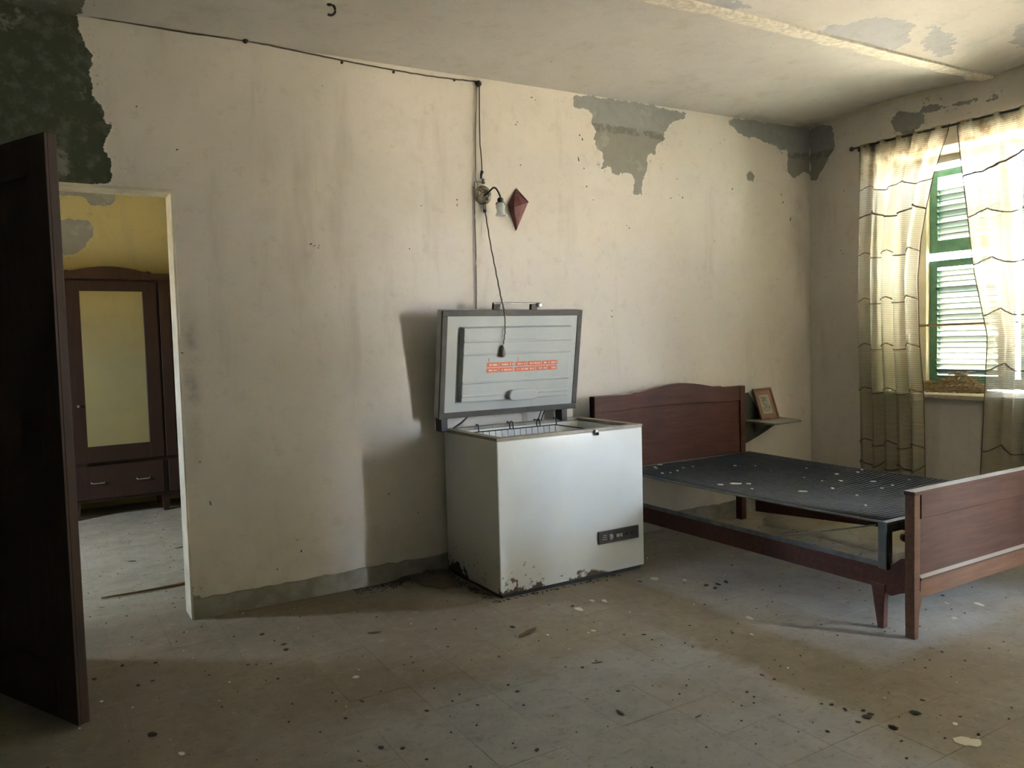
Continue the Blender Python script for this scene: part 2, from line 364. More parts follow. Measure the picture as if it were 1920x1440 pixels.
# back wall
c5 = ((1040, 150), 560/1920)
pA = poly_back(crop(*c5, [(125, 100), (400, 130), (600, 165), (800, 215), (870, 235), (830, 270), (760, 285), (720, 320), (700, 345), (700, 390), (650, 440), (655, 490), (600, 500), (590, 590), (565, 660), (555, 745), (510, 740), (510, 650), (490, 610), (430, 600), (420, 640), (370, 600), (330, 570), (300, 580), (310, 470), (270, 420), (250, 370), (270, 340), (240, 280), (250, 230), (190, 190), (125, 180)]))
pB = poly_back(crop(*c5, [(1115, 290), (1180, 270), (1400, 295), (1660, 320), (1660, 640), (1600, 600), (1530, 650), (1500, 600), (1490, 480), (1420, 440), (1280, 400), (1190, 370), (1150, 335)]))
pB2 = poly_back(crop(*c5, [(1230, 610), (1260, 600), (1292, 622), (1280, 672), (1240, 660)]))
pC = poly_back([(140, -30), (150, 25), (155, 60), (172, 95), (168, 130), (175, 170), (190, 200), (195, 225), (210, 235), (200, 260), (198, 280), (212, 300), (213, 345), (-60, 345), (-300, 345), (-300, -60)])
pBase = poly_back([(360, 1095), (366, 1110), (375, 1125), (370, 1165), (356, 1165)])
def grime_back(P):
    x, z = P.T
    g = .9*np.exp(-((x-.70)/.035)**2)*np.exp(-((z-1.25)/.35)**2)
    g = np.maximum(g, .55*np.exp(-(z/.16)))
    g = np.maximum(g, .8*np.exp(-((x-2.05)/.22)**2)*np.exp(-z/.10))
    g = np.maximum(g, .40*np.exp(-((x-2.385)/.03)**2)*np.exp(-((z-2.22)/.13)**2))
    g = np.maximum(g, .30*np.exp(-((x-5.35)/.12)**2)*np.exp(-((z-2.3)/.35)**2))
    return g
us = ln(XL-.1, XR+.02, .025, DX0, DX1); vs = ln(0, 3.0, .025, DZ)
hole = lambda u, v: DX0 < u < DX1 and v < DZ
rng = np.random.RandomState(3)
def fn_back(U, V): return U, np.full_like(U, YB), V*zc(U)/3.0*np.where(V > DZ, 1, 1) if False else np.where(V > DZ, DZ+(V-DZ)*(zc(U)-DZ)/(3.0-DZ), V)
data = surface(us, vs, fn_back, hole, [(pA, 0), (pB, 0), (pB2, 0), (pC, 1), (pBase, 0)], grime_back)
ex = MB()
for (a, b, z0, z1) in ((XA0-.25, DX0, 0, 3.12), (DX1, XO, 0, 3.12), (DX0, DX1, DZ, 3.12)):
    ex.box(a, b, YB+.012, YB+TW, z0, z1, 1)
wall_back = build_surface('wall_back', data, ex, ['wall', 'yellow'])
t = MB()
t.box(DX0-.001, DX0+.012, YB-.004, YB+TW+.004, 0, DZ, 0); t.box(DX1-.012, DX1+.001, YB-.004, YB+TW+.004, 0, DZ, 0); t.box(DX0-.001, DX1+.001, YB-.004, YB+TW+.004, DZ-.014, DZ+.001, 0)
struct(t.build('trim_1', 'white_trim', bevel=.004), 'cream painted lining around the doorway')
# skirting painted on the back wall: ragged-topped cement band
def band(name, x0, x1, yf, h, n, axis='x'):
    mb = MB(); top = [h + random.uniform(-.006, .006) for _ in range(n+1)]; vs_ = []; 
    for i in range(n+1):
        u = x0+(x1-x0)*i/n
        for (d, z) in ((0, 0), (.012, 0), (.011, top[i]), (0, top[i]+.004)):
            vs_.append((u, yf-d, z) if axis == 'x' else (yf-d, u, z))
    fs = [(i*4+j, i*4+(j+1) % 4, i*4+4+(j+1) % 4, i*4+4+j) for i in range(n) for j in range(4)] + [(0, 1, 2, 3), (n*4, n*4+1, n*4+2, n*4+3)]
    return struct(mb.add(vs_, fs).build(name, 'plinth'))
band('baseboard_back', DX1, XR, YB+.001, .105, 90)
band('baseboard_right', FY1+.02, YB-.012, XR+.001, .105, 60, 'y')

# window wall
pR1 = poly_right(crop(*c5, [(1630, 310), (1700, 295), (1790, 300), (1800, 420), (1740, 540), (1690, 640), (1640, 650)]))
c2 = ((1160, 0), 760/1920)
pR2 = poly_right(crop(*c2, [(1285, 560), (1330, 525), (1440, 535), (1450, 590), (1400, 610), (1395, 650), (1360, 650), (1300, 612)]))
pR3 = poly_right(crop(*c2, [(1420, 510), (1600, 480), (1800, 450), (1800, 470), (1600, 505), (1450, 535)]))
def grime_shade_right(P):
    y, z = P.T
    return np.maximum(.5*np.exp(-z/.15), .5*np.exp(-((z-2.72)/.06)**2)*(y > 2.0)*(y < 3.85))  # darker wall foot, plus the curtain rod's shade painted as a band
us = ln(YF, YB, .03, WY0, WY1, FY0, FY1); vs = ln(0, 3.04, .03, WZ0, WZ1, FZ1)
holeR = lambda u, v: (WY0 < u < WY1 and WZ0 < v < WZ1) or (FY0 < u < FY1 and v < FZ1)
data = surface(us, vs, lambda U, V: (np.full_like(U, XR), U, V), holeR, [(pR1, 0), (pR2, 0), (pR3, 0)], grime_shade_right)
ex = MB()
XN = 5.69; NY0, NY1 = FY0-.9, FY1+.5      # shallow outer niche around the garden door
for (a, b, z0, z1) in ((NY0, FY0, 0, 3.12), (FY1, NY1, 0, 3.12), (FY0, FY1, FZ1, 3.12)): ex.box(XR+.004, XN, a, b, z0, z1, 1)
ex.box(XN, XO, NY0, NY1, 3.0, 3.12, 1)
for (a, b, z0, z1) in ((YF-.2, NY0, 0, 3.12), (NY1, WY0, 0, 3.12), (WY0, WY1, 0, WZ0), (WY0, WY1, WZ1, 3.12), (WY1, YB+TW, 0, 3.12)):
    ex.box(XR+.004, XO, a, b, z0, z1, 1)
wall_right = build_surface('wall_right', data, ex, ['wall', 'reveal'], True)
# walls outside the view close the room
mb = MB(); mb.box(XL-.1, XO, YF-.2, YF, 0, 3.12); struct(mb.build('wall_front', 'wall'))
mb = MB(); mb.box(XL-.2, XL, YF-.2, YB+.01, 0, 3.12); struct(mb.build('wall_left', 'wall'))

# ceiling: shallow plaster bays between plastered-over beams
BEAMS = [2.90, 1.48, .06, -1.36]
def zceil(X, Y):
    e = [YB]+BEAMS+[YF-.3]; z = np.zeros_like(X)
    for i in range(len(e)-1):
        m = (Y <= e[i]) & (Y > e[i+1]-1e-6); s = np.clip((e[i]-Y)/(e[i]-e[i+1]), 0, 1)
        z = np.where(m, .045*4*s*(1-s)*np.where(Y > 2.9, 1, 1), z)
    return zc(X)+z
pc = [ (poly_ceil(crop((1200, 0), 360/1920, [(690, 90), (780, 0), (1000, -20), (1000, 60), (1130, 60), (1130, 100), (1000, 140), (900, 150)])), 0),
       (poly_ceil(crop(*c2, [(915, 165), (980, 140), (1060, 140), (1200, 120), (1330, 130), (1400, 170), (1380, 230), (1300, 260), (1200, 240), (1030, 195)])), 0),
       (poly_ceil(crop(*c2, [(1480, 170), (1560, 190), (1600, 300), (1500, 300), (1440, 250)])), 0),
       (poly_ceil([(-300, -80), (130, -30), (165, 5), (158, 28), (-100, 20), (-300, 20)], 2.98), 1),
       (poly_ceil(crop(*c2, [(1860, 230), (1920, 170), (2000, 170), (2000, 290), (1880, 280)])), 0)]
def dark_ceil(P):
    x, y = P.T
    return .6*np.exp(-((y-YB)/.10)**2)*(x > 4.6) + .35*np.exp(-((x-XR)/.25)**2) + .25*np.exp(-((y-2.9)/.06)**2)  # darker bands along the back wall edge, window wall and beam
us = ln(XL, XR+.01, .035); vs = ln(YF, YB+.005, .035)
data = surface(us, vs, lambda U, V: (U, V, zceil(U, V)), lambda a, b: False, pc, dark_ceil)
ex = MB().box(XL-.1, XO, YF-.2, YB+TW, 3.12, 3.3, 0)
ceil = build_surface('ceiling', data, ex, ['ceil'], True)
for k, by in enumerate(BEAMS):
    mb = MB(); n = 60; vs_ = []
    for i in range(n+1):
        x = XL+(XR-XL)*i/n; z = float(zc(np.array(x)))
        wl = .060+random.uniform(-.022, .018); wr = .035+random.uniform(-.003, .003)
        vs_ += [(x, by-wr, z+.004), (x, by-wr, z-.010), (x, by+wl, z-.007+random.uniform(-.002, .002)), (x, by+wl, z+.02)]
    fs = [(i*4+j, i*4+(j+1) % 4, i*4+4+(j+1) % 4, i*4+4+j) for i in range(n) for j in range(4)]
    o = mb.add(vs_, fs).build('beam_strip', 'beam'); o.parent = ceil

# floor: cement tiles set in grout, plain slab beyond the part in view
TS = .25; X0, Y0 = 0.0-TS*6, 1.685-TS*4
xs = [X0+TS*i for i in range(29)]; ys = [Y0+TS*j for j in range(15)]
mb = MB(); mb.box(XA0-.3, XO, YF-.2, YA1+.2, -.2, -.0022, 1)
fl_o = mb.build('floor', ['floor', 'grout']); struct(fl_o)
cells = []
for i, x in enumerate(xs):
    for j, y in enumerate(ys):
        cx, cy = x+TS/2, y+TS/2
        if cx > XR-.02 or cy > YB+.16 or cx < XL: continue
        v = Vector((cx, cy, 0))-CAM; d = v.dot(AF); px_ = 960+FPX*v.dot(AR)/d if d > .1 else 9e9; py_ = 720+FPX*v.dot(AD)/d if d > .1 else 9e9
        if -60 < px_ < 1990 and py_ < 1500: cells.append((-(py_), cx, cy))
cells.sort(); tile_cells = [(c[1], c[2]) for c in cells[:298]]; rest = [(c[1], c[2]) for c in cells[298:]]
g = TS/2-.0004
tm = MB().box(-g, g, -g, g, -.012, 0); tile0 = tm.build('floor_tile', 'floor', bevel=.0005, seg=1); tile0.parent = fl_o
for k, (cx, cy) in enumerate(tile_cells):
    o = tile0 if k == 0 else tile0.copy()
    if k: C.objects.link(o); o.parent = fl_o
    o.location = (cx, cy, random.uniform(-.0006, .0003))
# everything of the floor that is not laid tile by tile
inset = set((round(a, 3), round(b, 3)) for a, b in tile_cells)
mb = MB()
for i in range(-4, 34):
    for j in range(-16, 32):
        cx, cy = X0+TS*(i+.5), Y0+TS*(j+.5)
        if (round(cx, 3), round(cy, 3)) in inset or cy < YF-.1 or cy > YA1+.1 or cx > XO or cx < XA0-.2: continue
        mb.box(cx-g, cx+g, cy-g, cy+g, -.010, random.uniform(-.0006, .0002))
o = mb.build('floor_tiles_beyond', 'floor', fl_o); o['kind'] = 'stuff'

# ------------------------------------------------------------------ room beyond the doorway
def pfar(pts): return [(p.x, p.z) for p in (on_y(x, y, YA1) for x, y in pts)]
data = surface(ln(XA0, XA1, .04), ln(0, 3.02, .04), lambda U, V: (U, np.full_like(U, YA1), V), lambda a, b: False,
    [(pfar([(95, 340), (165, 345), (215, 362), (212, 382), (170, 386), (160, 372), (95, 360)]), 0), (pfar([(60, 420), (110, 412), (165, 412), (176, 435), (160, 465), (140, 480), (60, 475)]), 0)])
build_surface('wall_far', data, MB().box(XA0-.25, XA1+.2, YA1+.01, YA1+.2, 0, 3.12), ['yellow'])
AW0, AW1, AZ0, AZ1 = 5.75, 6.2, 1.1, 1.9
mb = MB()
for (a, b, z0, z1) in ((YB+TW, AW0, 0, 3.12), (AW1, YA1, 0, 3.12), (AW0, AW1, 0, AZ0), (AW0, AW1, AZ1, 3.12)): mb.box(XA0-.25, XA0, a, b, z0, z1)
struct(mb.build('wall_far_left', 'yellow'))
mb = MB(); mb.box(XA1, XA1+.2, YB+TW, YA1, 0, 3.12); struct(mb.build('wall_far_right', 'yellow'))
mb = MB(); mb.box(XA0-.25, XA1+.2, YB+TW, YA1+.2, 3.0, 3.12); struct(mb.build('ceiling_far', 'ceil'))
for o in list(C.objects):
    if o.type == 'MESH' and o.name.startswith(('wall_', 'ceiling')) and 'peel' not in o.data.attributes:
        a = o.data.attributes.new('peel', 'FLOAT', 'POINT'); dark_unseen = o.name in ('wall_front', 'wall_left')   # unseen walls darkened to the doorway's green, to cut bounced light
        a.data.foreach_set('value', [.5 if dark_unseen else -.5]*len(o.data.vertices))
        a = o.data.attributes.new('tone', 'FLOAT', 'POINT'); a.data.foreach_set('value', [1.0 if dark_unseen else 0.0]*len(o.data.vertices))
# outside: sunlit dry ground
mb = MB(); mb.box(-60, XA0-.26, -60, 60, -.6, -.35); mb.box(XO, 60, -60, 60, -.6, -.35)
struct(mb.build('ground', 'ground'))
# leafy screen added out of view to trim the garden door light
bm = bmesh.new(); bmesh.ops.create_grid(bm, x_segments=40, y_segments=26, size=.5); rh = random.Random(21)
for v in bm.verts:
    u, q = v.co.x+.5, v.co.y+.5; y = -5.3+4.45*u
    bul = .22*math.sin(y*2.1)+.16*math.sin(y*5.3+1.3)+rh.uniform(-.16, .16)
    if q < .7: v.co = (9.3-.25*math.sin(q/.7*math.pi)-bul*.8+.1*rh.random(), y, -.36+5.6*q/.7+.3*bul*(q/.7))
    else: v.co = (9.3+(q-.7)/.3*1.6, y, 5.24+.3*bul+rh.uniform(-.15, .15))
me = bpy.data.meshes.new('blocker_hedge'); bm.to_mesh(me); bm.free(); me.materials.append(M['blocker_hedge'])
o = bpy.data.objects.new('blocker_hedge', me); C.objects.link(o); struct(o, 'tall dark leafy screen added unseen to trim the door light')
MB().box(9.4, 10.9, -5.15, -1.0, -.36, 5.0).build('blocker_core', 'blocker_hedge', o)

# ------------------------------------------------------------------ open door leaf
hinge = Vector((DX0+.02, YB-.01, 0)); free = Vector((.088, 3.297, 0)); ld = (free-hinge); LW = ld.length; ld.normalize(); lnm = Vector((ld.y, -ld.x, 0))
if lnm.x < 0: lnm = -lnm              # towards the doorway side
def TL(v): return hinge + ld*v.x + lnm*v.y + Vector((0, 0, v.z))
door = sempty('door_1', hinge, 'dark brown wooden door leaf standing open into the room')
mb = MB(); mb.box(0, LW, .006, .040, .012, 2.18, T=TL); mb.build('leaf', 'wood_door', door, bevel=.003)
for (a, b, z0, z1) in ((.0, .13, .012, 2.18), (LW-.13, LW, .012, 2.18)):
    mb = MB().box(a, b, -.004, .006, z0, z1, T=TL); mb.build('stile', 'wood_door', door, bevel=.002)
for (z0, z1) in ((.012, .22), (.95, 1.10), (2.04, 2.18)):
    mb = MB().box(.13, LW-.13, -.004, .006, z0, z1, T=TL); mb.build('rail', 'wood_door', door, bevel=.002)
for z in (.3, 1.1, 1.9):
    p = hinge + Vector((-.012, -.008, z)); MB().tube([p-Vector((0, 0, .05)), p+Vector((0, 0, .05))], .009, 8).build('hinge', 'black_metal', door)

# ------------------------------------------------------------------ window
win = sempty('window_1', (XO-.1, (WY0+WY1)/2, WZ0), 'tall window with green louvred shutters and dull painted frame')
FX0, FX1 = 5.80, 5.86
mull = on_x(1889, 500, 5.83).y
for (y0, y1, z0, z1, nm) in ((WY1-.055, WY1, WZ0+.03, WZ1, 'frame_stile'), (WY0, WY0+.055, WZ0+.03, WZ1, 'frame_stile'), (mull-.045, mull+.045, WZ0+.03, WZ1-.05, 'mullion'),
                             (WY0+.055, WY1-.055, WZ1-.05, WZ1, 'frame_head'), (WY0+.055, mull-.045, WZ0+.03, WZ0+.10, 'frame_rail'), (mull+.045, WY1-.055, WZ0+.03, WZ0+.06, 'frame_rail')):
    MB().box(FX0, FX1, y0, y1, z0, z1).build(nm, 'frame_wood', win, bevel=.004)
mb = MB().box(XR-.035, XO+.03, WY0-.03 if False else WY0, WY1, WZ0-.04, WZ0+.002)
MB().box(XR-.035, XR+.03, WY0-.05, WY1+.05, WZ0-.03, WZ0+.004).build('sill_nosing', 'stone', win, bevel=.006)
MB().box(XR+.03, XO+.03, WY0, WY1, WZ0-.03, WZ0+.004).build('window_sill', 'stone', win)
a = on_x(1720, 611, 5.87); b = on_x(1848, 606, 5.87)
MB().tube([a+Vector((0, .10, 0)), b-Vector((0, .22, 0))], .009, 8).build('crossbar', 'stick', win)
# louvred shutters, closed, one leaf each side of the mullion, upper and lower panel
SX = 5.96
ya, yb_ = on_x(1745, 600, SX).y, mull-.005
def shutter(y0, y1, z0, z1, missing=(), ang=40):
    leaf = MB(); sw = .062
    leaf.box(SX-.018, SX+.018, y1-sw, y1, z0, z1); leaf.box(SX-.018, SX+.018, y0, y0+sw, z0, z1)
    leaf.box(SX-.018, SX+.018, y0+sw, y1-sw, z0, z0+.095); leaf.box(SX-.018, SX+.018, y0+sw, y1-sw, z1-.055, z1)
    lf = leaf.build('shutter_leaf', 'green', win, bevel=.003)
    n = max(1, int((z1-z0-.16)/.0415)); first = None
    for i in range(n):
        if i in missing: continue
        zc_ = z0+.12+.0415*i; 
        o = MB().box(-.030, .030, y0+sw-.006, y1-sw+.006, -.0035, .0035).build('slat', 'green_slat') if first is None else first.copy()
        if first is None: first = o
        else: C.objects.link(o)
        o.parent = lf; o.location = (SX, 0, zc_); o.rotation_euler = (0, math.radians(ang)+random.uniform(-.03, .03), random.uniform(-.004, .004))
    return lf
zm = on_x(1790, 478, SX).z
for (y0, y1) in ((yb_+.01, ya), (WY0-.0, yb_-.03)):
    ang = 40 if y1 == ya else 30
    shutter(y0, y1, WZ0+.015, zm-.030, (), ang)
    shutter(y0, y1, zm+.025, on_x(1770, 318, SX).z, (9, 10, 11, 12) if y1 == ya else (), ang)
# outer jamb between reveal and shutter
MB().box(5.90, XO+.02, ya, WY1, WZ0+.004, WZ1).build('outer_jamb', 'reveal', win)

# twigs of an old nest on the sill
mb = MB(); rr = random.Random(5)
ctr = [on_x(1800, 716, 5.70), on_x(1745, 724, 5.68)]
for k in range(900):
    c, hx, hy, hz = ((ctr[0].x, .12, .17, .105) if rr.random() < .68 else (ctr[1].x, .12, .16, .055)) if False else ((ctr[0], .12, .18, .15) if rr.random() < .66 else (ctr[1], .12, .16, .085))
    r = math.sqrt(rr.random()); an = rr.uniform(0, 6.283); x = c.x+hx*r*math.cos(an); y = c.y+hy*r*math.sin(an)
    z = WZ0+.008+hz*(1-r*r)*rr.uniform(.15, 1.0); L = rr.uniform(.05, .13); th = rr.uniform(0, 6.283); bend = rr.uniform(-.02, .02)
    d = Vector((math.cos(th), math.sin(th), rr.uniform(-.25, .25))); q = Vector((-d.y, d.x, 0))
    pts = [Vector((x, y, z))+d*(L*(s-.5))+q*(bend*(1-(2*s-1)**2)) for s in (0, .33, .66, 1)]
    for p in pts: p.z = max(p.z, WZ0+.007); p.x = min(max(p.x, XR-.01), 5.79)
    mb.tube(pts, rr.uniform(.0012, .0026), 4)
o = mb.build('twig_pile', 'twig'); tag(o, 'heap of dry nest twigs on the stone window sill', 'twigs'); o['kind'] = 'stuff'

# ------------------------------------------------------------------ curtain rod and lace curtains
CX = XR-.085
p0 = on_x(1604, 278, CX); RZ = p0.z
rod = thing('curtain_rod', 'thin dark curtain rod across the window top', 'curtain rod', (CX, p0.y, RZ))
MB().tube([(CX, p0.y+.02, RZ), (CX, 1.95, RZ-.01)], .008, 8).build('pole', 'black_metal', rod)
MB().lathe([(.004, 0), (.016, .006), (.018, .016), (.012, .028), (.003, .034)], (CX, p0.y+.018, RZ), (0, 1, 0), 12).build('finial', 'black_metal', rod)
for y in (p0.y-.03, 2.0): MB().box(CX-.006, XR+.002, y-.008, y+.008, RZ-.03, RZ-.008).build('bracket', 'black_metal', rod)
def interp(tab, z):
    zs = [t_[0] for t_ in tab]; vs_ = [t_[1] for t_ in tab]
    return float(np.interp(z, zs[::-1], vs_[::-1])) if zs[0] > zs[-1] else float(np.interp(z, zs, vs_))
def edge(pts): return sorted([(on_x(x, y, CX).z, on_x(x, y, CX).y) for x, y in pts])
def curtain(name, label, le, re, zb, seed, folds, ztop, rows):
    r_ = random.Random(seed); ph = [r_.uniform(0, 6.28) for _ in range(4)]
    t_ = thing(name, label, 'curtain', (CX, (interp(le, 1.5)+interp(re, 1.5))/2, zb))
    def S(u, z):
        a, b = interp(le, z), interp(re, z); f = (ztop-z)/(ztop-zb)
        amp = .012+.024*min(1, f*3); y = a+(b-a)*(u+.012*math.sin(2*math.pi*folds*u+ph[2]))
        x = CX + amp*math.sin(2*math.pi*folds*u+ph[0]+.5*math.sin(3*f+ph[1])) + .006*math.sin(2*math.pi*folds*2.3*u+ph[3])
        return Vector((min(x, XR-.015), y, z))
    nu, nv = folds*16, 60; vs_ = []; fs = []
    for j in range(nv+1):
        for i in range(nu+1):
            u = i/nu; z = ztop+(zb-ztop)*j/nv
            if j == nv: z += .012*abs(math.sin(math.pi*u*folds*1.5))
            vs_.append(S(u, z))
    for j in range(nv):
        for i in range(nu): fs.append((j*(nu+1)+i, j*(nu+1)+i+1, (j+1)*(nu+1)+i+1, (j+1)*(nu+1)+i))
    MB().add(vs_, fs).build('lace_panel', 'lace', t_, smooth='all')
    for (z, sag, ns, rad) in rows:
        pts = []
        for i in range(97):
            u = .005+.99*i/96; s = (u*ns+ph[1]) % 1.0
            p = S(u, z - sag*(1-(2*s-1)**2)); p.x -= .005; pts.append(p)
        MB().tube(pts, rad, 5).build('scallop_cord', 'lace_cord', t_)
    for u in (0.002, .998):
        MB().tube([S(u, ztop+(zb-ztop)*j/40)-Vector((.002, 0, 0)) for j in range(41)], .0035, 5).build('hem', 'lace_cord', t_)
    # heading gathered over the rod
    return t_
leL = [(0, p0.y-.02), (3, p0.y-.02)]
reL = edge([(1778, 240), (1765, 275), (1748, 325), (1733, 390), (1722, 450), (1716, 520), (1719, 640), (1727, 740), (1730, 890)])
rowsL = [(2.47, .05, 2.2, .0035), (2.28, .06, 1.6, .006), (1.98, .05, 2.6, .0045), (1.64, .05, 2.6, .0045), (1.30, .05, 2.6, .0045), (.97, .045, 2.6, .0045), (.58, .05, 2.6, .0045), (.42, .06, 3.4, .005), (.32, .06, 3.4, .005)]
curtain('lace_curtain', 'narrow gathered lace curtain hanging beside the wall corner', leL, reL, .22, 4, 5, RZ+.012, rowsL)
leR = edge([(1795, 236), (1803, 320), (1812, 400), (1822, 500), (1836, 570), (1849, 630), (1846, 700), (1838, 890)])
reR = [(0, 2.02), (3, 1.98)]
rowsR = [(2.50, .09, 1.3, .007), (2.18, .05, 3.6, .0045), (1.86, .05, 3.6, .0045), (1.52, .05, 3.6, .0045), (1.16, .05, 3.6, .0045), (.62, .05, 3.6, .0045), (.40, .05, 4.2, .0035)]
curtain('lace_curtain', 'wide yellowed lace curtain covering the window mullion', leR, reR, .24, 11, 6, RZ+.008, rowsR)

# ------------------------------------------------------------------ chest freezer
FXa, FXb, FYa, FYb, FZ = 2.10, 3.105, 3.632, 4.262, .875
fz = thing('chest_freezer', 'white rusting chest freezer with raised lid against wall', 'freezer', (2.6, 3.95, 0))
def shell(x0, x1, y0, y1, z0, z1, th, zfl):      # open box with inner cavity
    o = [(x0, y0), (x1, y0), (x1, y1), (x0, y1)]; i = [(x0+th, y0+th), (x1-th, y0+th), (x1-th, y1-th), (x0+th, y1-th)]
    vs_ = [(x, y, z0) for x, y in o]+[(x, y, z1) for x, y in o]+[(x, y, z1) for x, y in i]+[(x, y, zfl) for x, y in i]
    fs = [(0, 1, 2, 3), (12, 13, 14, 15)]
    for k in range(4):
        n = (k+1) % 4; fs += [(k, n, 4+n, 4+k), (4+k, 4+n, 8+n, 8+k), (8+k, 8+n, 12+n, 12+k)]
    return vs_, fs
MB().add(*shell(FXa, FXb, FYa, FYb, .022, FZ-.018, .045, .2)).build('body', 'enamel', fz, bevel=.006)
MB().box(FXa+.02, FXb-.02, FYa+.015, FYb-.02, 0, .024).build('plinth', 'black_metal', fz)
rm = MB(); e = .002
rm.add(*shell(FXa-e, FXb+e, FYa-e, FYb+e, FZ-.018, FZ, .055, FZ-.017)).f.pop(1)
MB().add([(x, y, z) for z in (FZ-.018, FZ) for (x, y) in ((FXa-e, FYa-e), (FXb+e, FYa-e), (FXb+e, FYb+e), (FXa-e, FYb+e), (FXa+.05, FYa+.045), (FXb-.05, FYa+.045), (FXb-.05, FYb-.05), (FXa+.05, FYb-.05))],
   [f for k in range(4) for f in ((k, (k+1) % 4, 8+(k+1) % 4, 8+k), (4+k, 4+(k+1) % 4, 12+(k+1) % 4, 12+k), (8+k, 8+(k+1) % 4, 12+(k+1) % 4, 12+k), (k, (k+1) % 4, 4+(k+1) % 4, 4+k))]).build('rim', 'rim', fz, bevel=.003)
ix0, ix1, iy0, iy1 = FXa+.051, FXb-.051, FYa+.046, FYb-.051
def inner_box():
    vs_ = [(x, y, z) for z in (.22, FZ-.02) for (x, y) in ((ix0, iy0), (ix1, iy0), (ix1, iy1), (ix0, iy1))]
    return vs_, [(0, 1, 2, 3)]+[(k, (k+1) % 4, 4+(k+1) % 4, 4+k) for k in range(4)]
MB().add(*inner_box()).build('liner', 'liner', fz)
# control panel, latch
q = [on_y(1119, 995, FYa), on_y(1194, 985, FYa), on_y(1194, 1007, FYa), on_y(1119, 1018, FYa)]
px0, px1, pz0, pz1 = 2.758, 3.056, .198, .272
pn = MB().box(px0, px1, FYa-.012, FYa+.002, pz0, pz1).build('control_panel', 'panel', fz, bevel=.002)
MB().lathe([(.017, 0), (.017, .006), (.014, .010)], (px0+.085, FYa-.012, .233), (0, -1, 0), 16).build('thermostat_knob', 'silver', pn)
for k in range(3): MB().box(px0+.022+.004*k, px0+.058, FYa-.0135, FYa-.011, .222+.012*k, .226+.012*k).build('panel_mark', 'silver', pn)
for (a, b) in ((.128, .150), (.155, .172)): MB().box(px0+a, px0+b, FYa-.015, FYa-.011, .224, .244).build('switch', 'silver', pn, bevel=.002)
for (a, b) in ((.20, .215), (.235, .25)): MB().box(px0+a, px0+b, FYa-.014, FYa-.011, .228, .242).build('indicator_lamp', 'black_metal', pn)
lt = MB().box(2.745, 2.765, FYa-.016, FYa+.002, .836, .868).build('latch', 'silver', fz, bevel=.004)
MB().lathe([(.008, 0), (.010, .008), (.006, .014)], (2.757, FYa-.014, .846), (0, -1, 0), 10).build('latch_pin', 'black_metal', lt)
# lid: hinged open, leaning a little forward
LB, LT = 4.172, 4.075; LX0, LX1, LZ0, LH = 2.020, 3.004, .945, .637
tilt = math.asin((LB-LT)/LH); up = Vector((0, -math.sin(tilt), math.cos(tilt))); outw = Vector((0, -math.cos(tilt), -math.sin(tilt)))
def TLid(v): return Vector((LX0+v.x, LB, LZ0)) + up*v.z + outw*v.y     # x along, y towards the room, z up the lid
LW_ = LX1-LX0
lid = MB().box(0, LW_, -.062, -.002, 0, LH, T=TLid).build('lid', 'plastic_white', fz, bevel=.006)
for (a, b, c, d) in ((0, LW_, 0, .034), (0, LW_, LH-.034, LH), (0, .034, .034, LH-.034), (LW_-.034, LW_, .034, LH-.034)):
    MB().box(a, b, -.003, .012, c, d, T=TLid).build('gasket', 'gasket', lid, bevel=.003)
MB().box(.034, LW_-.034, -.003, .008, .034, LH-.034, T=TLid).build('lid_liner', 'plastic_white', lid, bevel=.002)
RX0, RX1, RZ0, RZ1 = .115, LW_-.085, .095, LH-.095
vs_ = [TLid(Vector(v)) for v in ((RX0, .007, RZ0), (RX1, .007, RZ0), (RX1, .007, RZ1), (RX0, .007, RZ1), (RX0+.012, .044, RZ0+.004), (RX1-.012, .044, RZ0+.004), (RX1-.012, .044, RZ1-.004), (RX0+.012, .044, RZ1-.004))]
MB().add(vs_, [(0, 1, 2, 3), (4, 5, 6, 7), (0, 1, 5, 4), (1, 2, 6, 5), (2, 3, 7, 6), (3, 0, 4, 7)], 0).build('raised_panel', 'plastic_white', lid, bevel=.004)
for zz in (.395, .345, .28 if False else .205, .155):
    pass
for zz in (.46, .385, .215, .135):
    mb = MB(); sec = [(.0435, -.010), (.0475, -.004), (.0475, .004), (.0435, .010)]
    vs_ = [TLid(Vector((x, d, zz+h))) for x in (RX0+.014, RX1-.014) for d, h in sec]
    mb.add(vs_, [(0, 1, 5, 4), (1, 2, 6, 5), (2, 3, 7, 6), (3, 0, 4, 7), (0, 1, 2, 3), (4, 5, 6, 7)]).build('rib', 'plastic_white', lid)
# lamp cover (capsule)
cx0, cx1, cz, rr_ = .435, .640, .128, .033
cap = []
for i in range(20):
    an = math.pi/2+math.pi*i/19; cap.append((cx0+rr_+rr_*math.cos(an), cz+rr_*math.sin(an)))
for i in range(20):
    an = -math.pi/2+math.pi*i/19; cap.append((cx1-rr_+rr_*math.cos(an), cz+rr_*math.sin(an)))
MB().prism([TLid(Vector((x, .043, z))) for x, z in cap], outw*.034).build('lamp_cover', 'plastic_white', lid, bevel=.008, seg=3)
